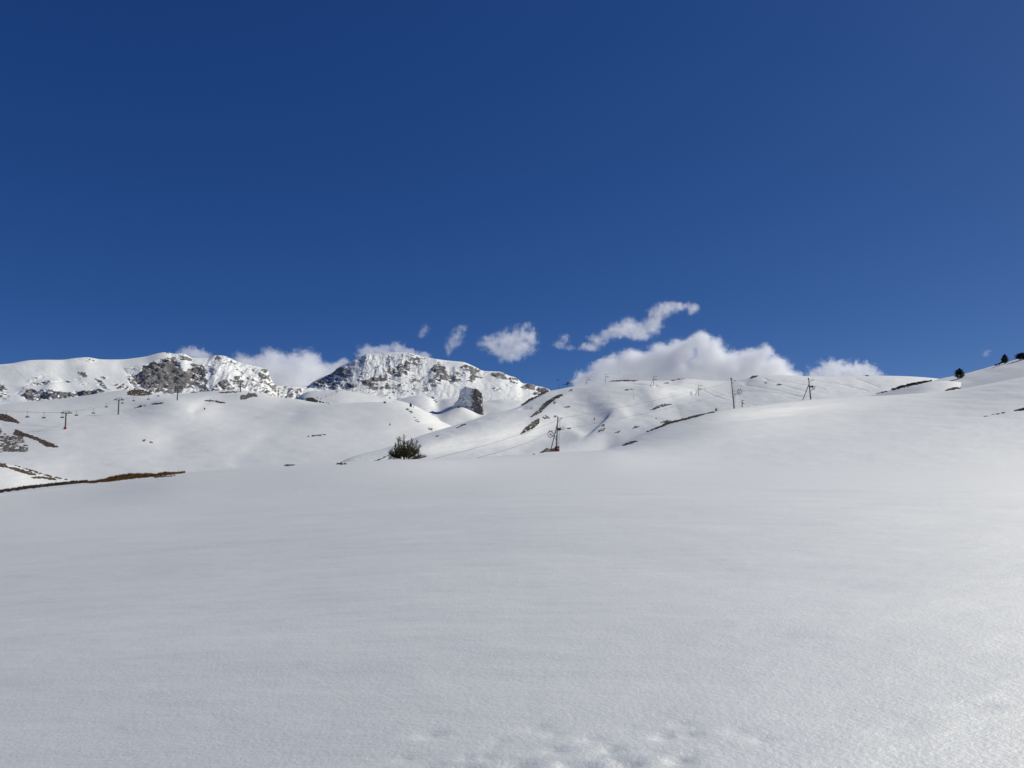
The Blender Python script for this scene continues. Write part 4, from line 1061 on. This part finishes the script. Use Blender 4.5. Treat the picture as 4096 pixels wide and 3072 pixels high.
turf(knoll, R_('7', [(530, 658), (640, 618), (800, 576), (1040, 543), (1045, 549), (1000, 562), (860, 597), (700, 632), (575, 664)]), 'long dark turf strip on the rim of the knoll left of the lone fir', cov=.95, size=3.4, seed=74)
turf(knoll, R_('7', [(352, 708), (420, 690), (490, 676), (480, 688), (420, 698)]), 'broken dark turf sliver at the left end of the knoll rim', cov=.9, size=2.6, seed=75)
turf(knoll, R_('7', [(1215, 676), (1250, 655), (1370, 628), (1375, 634), (1440, 630), (1570, 611), (1570, 616), (1440, 642), (1320, 660)]), 'dark turf streak on the snow below the lone fir', cov=.85, size=3, seed=76)
turf(ground, R_('7', [(2080, 925), (2150, 905), (2260, 885), (2260, 915), (2150, 925), (2090, 932)]), 'dark turf streak at the right edge of the near slope', cov=1, size=3.2, seed=77)
for k, (x, y, lab) in enumerate(((1925, 960, 'dotted turf trail leading to the dark streak at the right edge'),)):
    turf(ground, R_('7', [(1700, 995), (1850, 965), (2070, 935), (2070, 942), (1850, 975), (1720, 998)]), lab, cov=.35, size=2.0, seed=78)

# ------------------------------------------------------------------ rock tower
def rock_tower():
    R = float(knoll3.hit(1925, 1650)[2]); u = R/FPX
    C_ = point(1882, 1600, R); az = math.atan2(C_.x, C_.y)
    root_m = Matrix.Translation(C_) @ Matrix.Rotation(-az, 4, 'Z')
    bm = bmesh.new()
    bmesh.ops.create_cube(bm, size=2)
    bmesh.ops.subdivide_edges(bm, edges=bm.edges[:], cuts=26, use_grid_fill=True)
    from mathutils import noise as mn
    hz = 60.0
    for v in bm.verts:
        q = v.co.copy()
        zf = (q.z+1)/2
        # front outline of the block, photo pixels about (1882,1600); the left side runs out into a low ramp
        left = -68 + 16*zf if zf > .62 else -74 + (zf-.62)*-20
        left = np.interp(zf, [0, .35, .5, .75, .92, 1], [-85, -60, -50, -42, -38, -28])
        right = np.interp(zf, [0, .3, .6, .9, 1], [49, 47, 46, 44, 30])
        top = np.interp(q.x, [-1, -.6, -.2, .3, .7, 1], [46, 51, 48, 47, 43, 36])
        bot = np.interp(q.x, [-1, -.3, .25, .5, 1], [-50, -50, -50, -55, -62])
        x = left + (right-left)*(q.x+1)/2
        z = bot + (top-bot)*zf
        y = q.y*(34 - 8*zf) + (1-zf)*-10*(1 if q.y < 0 else -1)
        p = Vector((x, y, z))
        n1 = mn.fractal(p*.045, 1.0, 2.0, 5)
        n2 = mn.fractal(Vector((p.x*.05+p.z*.04, p.y*.05, p.z*.22)), 1.0, 2.0, 4)
        d = Vector((q.x, q.y*1.0, q.z*.5)).normalized()
        if q.x > .35: n2 = mn.fractal(Vector((p.x*.16, p.y*.16, p.z*.05)), 1.0, 2.0, 4)*1.3
        v.co = (p + d*(n1*5.5 + n2*3.2))*u
    me = bpy.data.meshes.new('rock_tower'); bm.to_mesh(me); bm.free()
    me.polygons.foreach_set('use_smooth', [True]*len(me.polygons))
    m, nt, n, l, b = new_mat('snowed limestone block')
    tc = n.new('ShaderNodeTexCoord'); ge = n.new('ShaderNodeNewGeometry'); sx = n.new('ShaderNodeSeparateXYZ')
    l.new(ge.outputs['Normal'], sx.inputs[0])
    nz = n.new('ShaderNodeTexNoise'); nz.inputs['Scale'].default_value = .28; nz.inputs['Detail'].default_value = 7
    l.new(tc.outputs['Object'], nz.inputs['Vector'])
    ma = n.new('ShaderNodeMath'); ma.operation = 'MULTIPLY_ADD'; ma.inputs[1].default_value = 1.5; 
    l.new(nz.outputs[0], ma.inputs[0]); l.new(sx.outputs['Z'], ma.inputs[2])
    s2 = n.new('ShaderNodeSeparateXYZ'); l.new(tc.outputs['Object'], s2.inputs[0])
    mb_ = n.new('ShaderNodeMapRange'); mb_.inputs['From Min'].default_value = -2; mb_.inputs['From Max'].default_value = 8
    mb_.inputs['To Min'].default_value = .6; mb_.inputs['To Max'].default_value = 0
    l.new(s2.outputs['X'], mb_.inputs[0])
    ad = n.new('ShaderNodeMath'); ad.operation = 'ADD'; l.new(ma.outputs[0], ad.inputs[0]); l.new(mb_.outputs[0], ad.inputs[1])
    mr = n.new('ShaderNodeMapRange'); mr.interpolation_type = 'SMOOTHSTEP'; mr.inputs['From Min'].default_value = 1.12; mr.inputs['From Max'].default_value = 1.32
    l.new(ad.outputs[0], mr.inputs[0])
    n2_ = n.new('ShaderNodeTexNoise'); n2_.inputs['Scale'].default_value = .12; n2_.inputs['Detail'].default_value = 8
    mp = n.new('ShaderNodeMapping'); mp.inputs['Scale'].default_value = (1.6, 1.6, .5)
    l.new(tc.outputs['Object'], mp.inputs['Vector']); l.new(mp.outputs[0], n2_.inputs['Vector'])
    cr = n.new('ShaderNodeValToRGB'); e = cr.color_ramp.elements
    e[0].position = .35; e[0].color = (.09, .088, .09, 1); e[1].position = .65; e[1].color = (.30, .24, .175, 1)
    l.new(n2_.outputs[0], cr.inputs[0])
    mx = n.new('ShaderNodeMix'); mx.data_type = 'RGBA'; l.new(mr.outputs[0], mx.inputs[0]); l.new(cr.outputs[0], mx.inputs[6]); mx.inputs[7].default_value = (*SNOW, 1)
    l.new(mx.outputs[2], b.inputs['Base Color']); b.inputs['Roughness'].default_value = .8
    bp = n.new('ShaderNodeBump'); bp.inputs['Distance'].default_value = 1.5; bp.inputs['Strength'].default_value = .7
    l.new(n2_.outputs[0], bp.inputs['Height']); l.new(bp.outputs[0], b.inputs['Normal'])
    me.materials.append(m)
    o = bpy.data.objects.new('rock_tower', me); o.matrix_world = root_m; COL.objects.link(o)
    tag(o, 'square limestone rock tower with snowy left side and bare sunlit right face', 'rock')
rock_tower()

# ------------------------------------------------------------------ trees
def needles(m, p, d, L, rad, n, rs):
    """a bottle-brush twig: p start, d direction"""
    d = d.normalized(); a = d.orthogonal().normalized(); b = d.cross(a)
    q = p + d*L
    m.tube([p, q], [rad*.16, rad*.1], 4, False)
    for i in range(n):
        f = (i+rs.rand())/n; th = rs.rand()*math.tau
        o = (a*math.cos(th) + b*math.sin(th))
        base = p + d*(L*f); tip = base + (o*.85 + d*.55)*rad*(1.15-.35*f)*rs.uniform(.8, 1.15)
        w = d.cross(o)*rad*.14
        m.add([base-w, base+w, tip], [(0, 1, 2)])
def pine_bush():
    p, l, r = ground.hit(1616, 1838); u = r/FPX
    rs = np.random.RandomState(12)
    root = empty('pine_bush', p); tag(root, 'lone bushy young mountain pine on the edge of the foreground snow', 'pine')
    H = 97*u
    m = MB(); m.tube([(0, 0, -.3), (.05, 0, H*.35), (-.02, .02, H*.8)], [.10, .07, .03], 8); m.build('trunk', M_bark, root, True)
    m = MB()
    stems = [(-2, 97, 0), (-27, 87, .3), (28, 82, -.2), (49, 74, .3), (-14, 84, -.5), (13, 72, .5), (38, 62, -.6), (-34, 62, -.4), (-60, 26, .1), (-48, 16, -.4), (58, 44, .2), (56, 30, -.5), (84, 10, .1), (66, 12, .4), (-40, 40, .6), (4, 60, -.8), (20, 50, -.9), (-20, 52, -.9), (46, 20, -.8), (-30, 18, -.9), (0, 30, -1.1), (25, 26, -1.1), (-8, 48, 1.0), (22, 44, 1.0), (-36, 26, .9), (40, 34, .9), (62, 56, 0), (-52, 34, 0.2)]
    for sx, sy, dy in stems:
        e = Vector((sx*u, dy, sy*u)); b0 = Vector((sx*u*.35, dy*.3, min(sy*u*.2, .4)))
        mid = b0.lerp(e, .5) + Vector((sx*u*.16, dy*.2, -sy*u*.06))
        path = [b0.lerp(mid, t).lerp(mid.lerp(e, t), t) for t in np.linspace(0, 1, 9)]
        m.tube(path, list(np.linspace(.045, .018, 9)), 5)
        for i in range(1, 9):
            d = (path[i]-path[i-1])
            needles(m, path[i-1], d, d.length*1.05, .075, 30, rs)
            if i >= 2 and i < 9:
                for _ in range(rs.randint(3, 5)):
                    th = rs.rand()*math.tau
                    o = Vector((math.cos(th)*1.1, math.sin(th)*.8, rs.uniform(.15, .9)))
                    ln = rs.uniform(.2, .5)*(1.25-.085*i)
                    q0 = path[i].lerp(path[i-1], rs.rand())
                    needles(m, q0, o, ln, .09, int(ln*110), rs)
                    q1 = q0 + o.normalized()*ln*.9
                    needles(m, q1, Vector((o.x*.3, o.y*.3, 1)), ln*.6, .085, int(ln*80), rs)
        needles(m, e - (path[-1]-path[-2])*.3, Vector((sx*u*.08, 0, 1)), .24, .07, 36, rs)
    # dense skirt
    for _ in range(330):
        x = rs.uniform(-58, 62); z = rs.uniform(0, 1)**1.3*np.interp(x, [-60, -40, 0, 35, 62], [14, 44, 66, 60, 20]); y = rs.normal(0, .45)
        o = Vector((rs.normal(0, .7)+x*.01, rs.normal(0, .6), rs.uniform(.0, 1.0)))
        needles(m, Vector((x*u, y, z*u)), o, rs.uniform(.16, .36), .075, 30, rs)
    m.build('crown', M_needle, root)
pine_bush()
def fir(layer, x, ybase, ytop, wpx, label, seed, rmin=0, squat=1.0, lean=0, skirt=True):
    p, l, r = layer.hit(x, ybase, rmin); u = r/FPX
    rs = np.random.RandomState(seed); H = (ybase-ytop)*u; W = wpx*u*.5
    root = empty('fir_tree', p); tag(root, label, 'fir tree', 'dark firs on the right skyline')
    m = MB(); m.tube([(0, 0, -.4), (lean*H*.5, 0, H*.5), (lean*H, 0, H*.95)], [.05*W+.08, .04*W+.05, .02], 8); m.build('trunk', M_bark, root, True)
    m = MB()
    for i in range(260):
        f = rs.rand()**.8
        prof = np.interp(f, [0, .12, .35, .6, .8, 1], [.75, .95, 1.0, .72, .42, .05])*W*rs.uniform(.55, 1.12)
        th = rs.rand()*math.tau
        z = f*H*.97; base = Vector((lean*z, 0, z))
        o = Vector((math.cos(th), math.sin(th), rs.uniform(-.05, .5)))
        tip = base + o*prof
        s0 = base.lerp(tip, rs.uniform(.2, .5))
        needles(m, s0, tip-s0, (tip-s0).length, .09*W+.12, 26, rs)
        for _ in range(2):
            q = s0.lerp(tip, rs.uniform(.3, .9))
            needles(m, q, o + Vector((rs.normal(0, .6), rs.normal(0, .6), rs.uniform(-.2, .8))), prof*.3, .09*W+.08, 14, rs)
    m.build('crown', M_needle2, root)
fir(slope, 3840, 1513, 1478, 34, 'lone dark fir leaning on the slope just below the right skyline', 3)
fir(slope, 4019, 1455, 1422, 24, 'small dark fir on the right skyline standing on a dark stone ledge', 5, rmin=420, lean=.05)
fir(slope, 4090, 1438, 1416, 42, 'low dark fir at the right edge of the picture on the skyline', 8, rmin=420)
turf(slope, R_('7', [(1850, 352), (1880, 330), (1930, 310), (1935, 295), (2000, 290), (2015, 302), (1980, 312), (1920, 332), (1870, 352)]), 'dark stone ledge under the small fir on the right skyline', M_rockp, 'rock ledge', 'rock_ledge', cov=1, size=3.4, seed=81, rmin=420)
def shrub(layer, x, ybase, ytop, wpx, label, seed, mat, rmin=0, name='shrub', cat='shrub', cone=False):
    p, l, r = layer.hit(x, ybase, rmin); u = r/FPX; rs = np.random.RandomState(seed)
    H = (ybase-ytop)*u; W = wpx*u*.5
    root = empty(name, p); tag(root, label, cat, 'small lone bushes on the snow')
    m = MB(); m.tube([(0, 0, -.3), (0, 0, H*.5)], [.08, .05], 6); m.build('trunk', M_bark, root)
    m = MB()
    for i in range(90):
        f = rs.rand(); w = (1-f if cone else math.sin(math.pi*(.2+.75*f)))*W
        th = rs.rand()*math.tau
        needles(m, Vector((math.cos(th)*w*.3, math.sin(th)*w*.3, f*H*.8)), Vector((math.cos(th)*w, math.sin(th)*w, H*.3)), H*.3, W*.22, 14, rs)
    m.build('crown', mat, root)
M_twig = simple('bare grey twigs', (.10, .085, .07), .9)
shrub(ground, 2865, 1645, 1633, 12, 'round bare grey shrub at the upper end of the long dark turf edge', 4, M_twig)
shrub(basin, 818, 1639, 1631, 7, 'tiny dark bush with a shadow on the open left slope below the cliff', 5, M_needle2)
shrub(basin, 1560, 1702, 1691, 8, 'tiny grey conifer alone on the right part of the left slope', 6, M_twig, cone=True)
shrub(basin, 840, 1603, 1596, 5, 'tiny grey conifer at the left end of the long thin turf strip', 7, M_twig, cone=True)
shrub(basin, 1655, 1611, 1600, 4, 'tiny thin post-like bush at the far edge of the left slope', 8, M_twig, cone=True, rmin=700)
shrub(hill, 2377, 1681, 1670, 6, 'tiny dark bush above the shaded gully of the middle hill', 9, M_needle2)

# ------------------------------------------------------------------ clouds
def cloud_mat(name, blobs, nscale, dens, amp, edge):
    m = bpy.data.materials.new(name); m.use_nodes = True
    nt = m.node_tree; n = nt.nodes; l = nt.links; n.clear()
    out = n.new('ShaderNodeOutputMaterial'); vol = n.new('ShaderNodeVolumePrincipled')
    vol.inputs['Color'].default_value = (.999, .999, .999, 1); vol.inputs['Anisotropy'].default_value = .1
    l.new(vol.outputs[0], out.inputs['Volume'])
    tc = n.new('ShaderNodeTexCoord')
    w = n.new('ShaderNodeTexNoise'); w.inputs['Scale'].default_value = nscale*.45; w.inputs['Detail'].default_value = 2
    l.new(tc.outputs['Object'], w.inputs['Vector'])
    ws = n.new('ShaderNodeVectorMath'); ws.operation = 'SUBTRACT'; ws.inputs[1].default_value = (.5, .5, .5)
    l.new(w.outputs['Color'], ws.inputs[0])
    wm = n.new('ShaderNodeVectorMath'); wm.operation = 'SCALE'; wm.inputs['Scale'].default_value = 1.0/nscale
    l.new(ws.outputs[0], wm.inputs[0])
    wa = n.new('ShaderNodeVectorMath'); wa.operation = 'ADD'; l.new(tc.outputs['Object'], wa.inputs[0]); l.new(wm.outputs[0], wa.inputs[1])
    prev = None
    for c, rad in blobs:
        s1 = n.new('ShaderNodeVectorMath'); s1.operation = 'SUBTRACT'; s1.inputs[1].default_value = c
        l.new(wa.outputs[0], s1.inputs[0])
        s2 = n.new('ShaderNodeVectorMath'); s2.operation = 'DIVIDE'; s2.inputs[1].default_value = rad
        l.new(s1.outputs[0], s2.inputs[0])
        s3 = n.new('ShaderNodeVectorMath'); s3.operation = 'LENGTH'; l.new(s2.outputs[0], s3.inputs[0])
        if prev is None: prev = s3.outputs['Value']
        else:
            mn = n.new('ShaderNodeMath'); mn.operation = 'SMOOTH_MIN'; mn.inputs[2].default_value = .45
            l.new(prev, mn.inputs[0]); l.new(s3.outputs['Value'], mn.inputs[1]); prev = mn.outputs[0]
    nz = n.new('ShaderNodeTexNoise'); nz.inputs['Scale'].default_value = nscale; nz.inputs['Detail'].default_value = 8; nz.inputs['Roughness'].default_value = .62
    l.new(tc.outputs['Object'], nz.inputs['Vector'])
    a0 = n.new('ShaderNodeMath'); a0.operation = 'MULTIPLY_ADD'; a0.inputs[1].default_value = amp; a0.inputs[2].default_value = .9-.5*amp
    l.new(nz.outputs[0], a0.inputs[0])
    mpf = n.new('ShaderNodeMapping'); mpf.inputs['Scale'].default_value = (1, 1, 1.5); mpf.inputs['Rotation'].default_value = (0, .5, 0)
    l.new(wa.outputs[0], mpf.inputs['Vector'])
    nf = n.new('ShaderNodeTexNoise'); nf.inputs['Scale'].default_value = nscale*3.2; nf.inputs['Detail'].default_value = 6; nf.inputs['Roughness'].default_value = .65
    l.new(mpf.outputs[0], nf.inputs['Vector'])
    a = n.new('ShaderNodeMath'); a.operation = 'MULTIPLY_ADD'; a.inputs[1].default_value = .9; a.inputs[2].default_value = -.45
    l.new(nf.outputs[0], a.inputs[0])
    aa = n.new('ShaderNodeMath'); aa.operation = 'ADD'; l.new(a.outputs[0], aa.inputs[0]); l.new(a0.outputs[0], aa.inputs[1]); a = aa
    f = n.new('ShaderNodeMath'); f.operation = 'SUBTRACT'; l.new(a.outputs[0], f.inputs[0]); l.new(prev, f.inputs[1])
    mr = n.new('ShaderNodeMapRange'); mr.interpolation_type = 'SMOOTHSTEP'
    mr.inputs['From Min'].default_value = 0; mr.inputs['From Max'].default_value = edge
    mr.inputs['To Min'].default_value = 0; mr.inputs['To Max'].default_value = dens*1.35
    l.new(f.outputs[0], mr.inputs[0]); l.new(mr.outputs[0], vol.inputs['Density'])
    return m
def cloud(label, blobs, R, dens=.02, amp=1.0, edge=.45, nscale=None, depth=1.0):
    """blobs: photo-pixel ellipses (x, y, rx, ry)"""
    u = R/FPX; cx = sum(b[0] for b in blobs)/len(blobs); cy = sum(b[1] for b in blobs)/len(blobs)
    C_ = point(cx, cy, R); az = math.atan2(C_.x, C_.y)
    rs = np.random.RandomState(int(cx)); B = []
    for x, y, rx, ry in blobs:
        rx, ry = rx*u, ry*u
        B.append(((float((x-cx)*u), float(rs.normal(0, .25)*min(rx, ry)), float((cy-y)*u)), (rx, (rx*ry)**.5*depth, ry)))
    bm = bmesh.new()
    for c, r in B:
        bmesh.ops.create_icosphere(bm, subdivisions=3, radius=1, matrix=Matrix.Translation(c) @ Matrix.Diagonal((r[0]*1.32, r[1]*1.32, r[2]*1.36, 1)))
    me = bpy.data.meshes.new('cloud'); bm.to_mesh(me); bm.free()
    o = bpy.data.objects.new('cloud', me); COL.objects.link(o)
    md = o.modifiers.new('r', 'REMESH'); md.mode = 'VOXEL'; md.voxel_size = max(8.0, min(r[2] for _, r in B)*.22)
    dg = bpy.context.evaluated_depsgraph_get()
    me2 = bpy.data.meshes.new_from_object(o.evaluated_get(dg)); o.modifiers.clear(); o.data = me2; me2.name = 'cloud'
    bpy.data.meshes.remove(me)
    big = sum(r[2] for _, r in B)/len(B)
    m = cloud_mat('cloud vapour', B, nscale or 1.5/big, dens, amp*1.9, edge)
    m.cycles.volume_step_rate = 1.0
    me2.materials.clear(); me2.materials.append(m)
    o.matrix_world = Matrix.Translation(C_) @ Matrix.Rotation(-az, 4, 'Z')
    tag(o, label, 'cloud', 'small white clouds along the skyline')
    return o
CR = 7000
cloud('small soft grey cloud peeking over the left mountain beside its summit', [(775, 1420, 70, 36), (735, 1430, 45, 26), (805, 1432, 40, 28)], 6000, .006)
cloud('wide grey cloud filling the gap between the two mountains', [(1020, 1490, 100, 75), (1085, 1450, 75, 62), (1110, 1505, 170, 90), (1205, 1475, 100, 80), (1240, 1440, 52, 48), (1290, 1500, 130, 62), (1360, 1480, 75, 48), (1375, 1446, 30, 28), (1170, 1540, 190, 70)], 6500, .009, .7, .55)
cloud('long pale cloud showing just above the summit of the second mountain', [(1475, 1415, 55, 38), (1530, 1405, 60, 30), (1590, 1395, 45, 32), (1630, 1412, 60, 26), (1690, 1420, 38, 26)], 6500, .006)
cloud('small upright cloud wisp right of the second summit', [(1850, 1312, 30, 22), (1836, 1328, 34, 30), (1822, 1348, 36, 34), (1808, 1372, 34, 36), (1795, 1398, 26, 32), (1830, 1370, 30, 22)], CR, .0045, 1.15, .9)
cloud('faintest thin cloud wisp, left of the upright wisp', [(1704, 1308, 22, 16), (1695, 1324, 22, 22), (1686, 1340, 18, 20)], CR, .003, 1.3, .6)
cloud('round medium cloud in mid sky right of the second mountain', [(2085, 1335, 66, 46), (2030, 1360, 85, 55), (1965, 1372, 68, 42), (2075, 1385, 85, 55), (2125, 1350, 42, 52), (2040, 1420, 66, 42), (2000, 1400, 60, 46), (1950, 1350, 30, 18), (2110, 1300, 26, 18)], CR, .007, 1.15, .95)
cloud('faint ragged cloud wisp between the round cloud and the long slanting cloud', [(2260, 1352, 26, 22), (2240, 1378, 34, 20), (2280, 1390, 24, 14)], CR, .0035, 1.4)
cloud('long slanting cloud arching up to the right, highest of all', [(2355, 1384, 56, 26), (2392, 1356, 52, 34), (2425, 1334, 40, 26), (2470, 1318, 52, 44), (2515, 1308, 60, 48), (2560, 1322, 66, 40), (2610, 1300, 50, 54), (2628, 1262, 48, 48), (2672, 1234, 58, 34), (2722, 1230, 52, 22), (2766, 1240, 34, 30), (2560, 1345, 60, 24)], CR, .009, 1.05, .8)
cloud('largest bright cumulus cloud rising behind the middle hill', [(2370, 1520, 95, 70), (2450, 1465, 95, 60), (2550, 1450, 110, 68), (2650, 1430, 95, 68), (2730, 1405, 80, 66), (2800, 1372, 66, 58), (2840, 1410, 80, 78), (2700, 1500, 210, 85), (2880, 1470, 110, 85), (2560, 1520, 170, 70), (2990, 1455, 85, 66), (3030, 1425, 60, 44), (3080, 1480, 72, 62), (3130, 1515, 55, 42), (2960, 1520, 180, 70)], CR, .014, .6, .5)
cloud('small rounded cumulus cloud at the right above the white hill', [(3340, 1480, 80, 46), (3420, 1480, 70, 40), (3280, 1505, 50, 28), (3470, 1490, 36, 28), (3380, 1510, 120, 30)], CR, .008, 1.15)
cloud('tiny faint cloud puff in the clear sky at far right', [(3946, 1412, 14, 14), (3955, 1404, 10, 8)], CR, .003, 1.4)
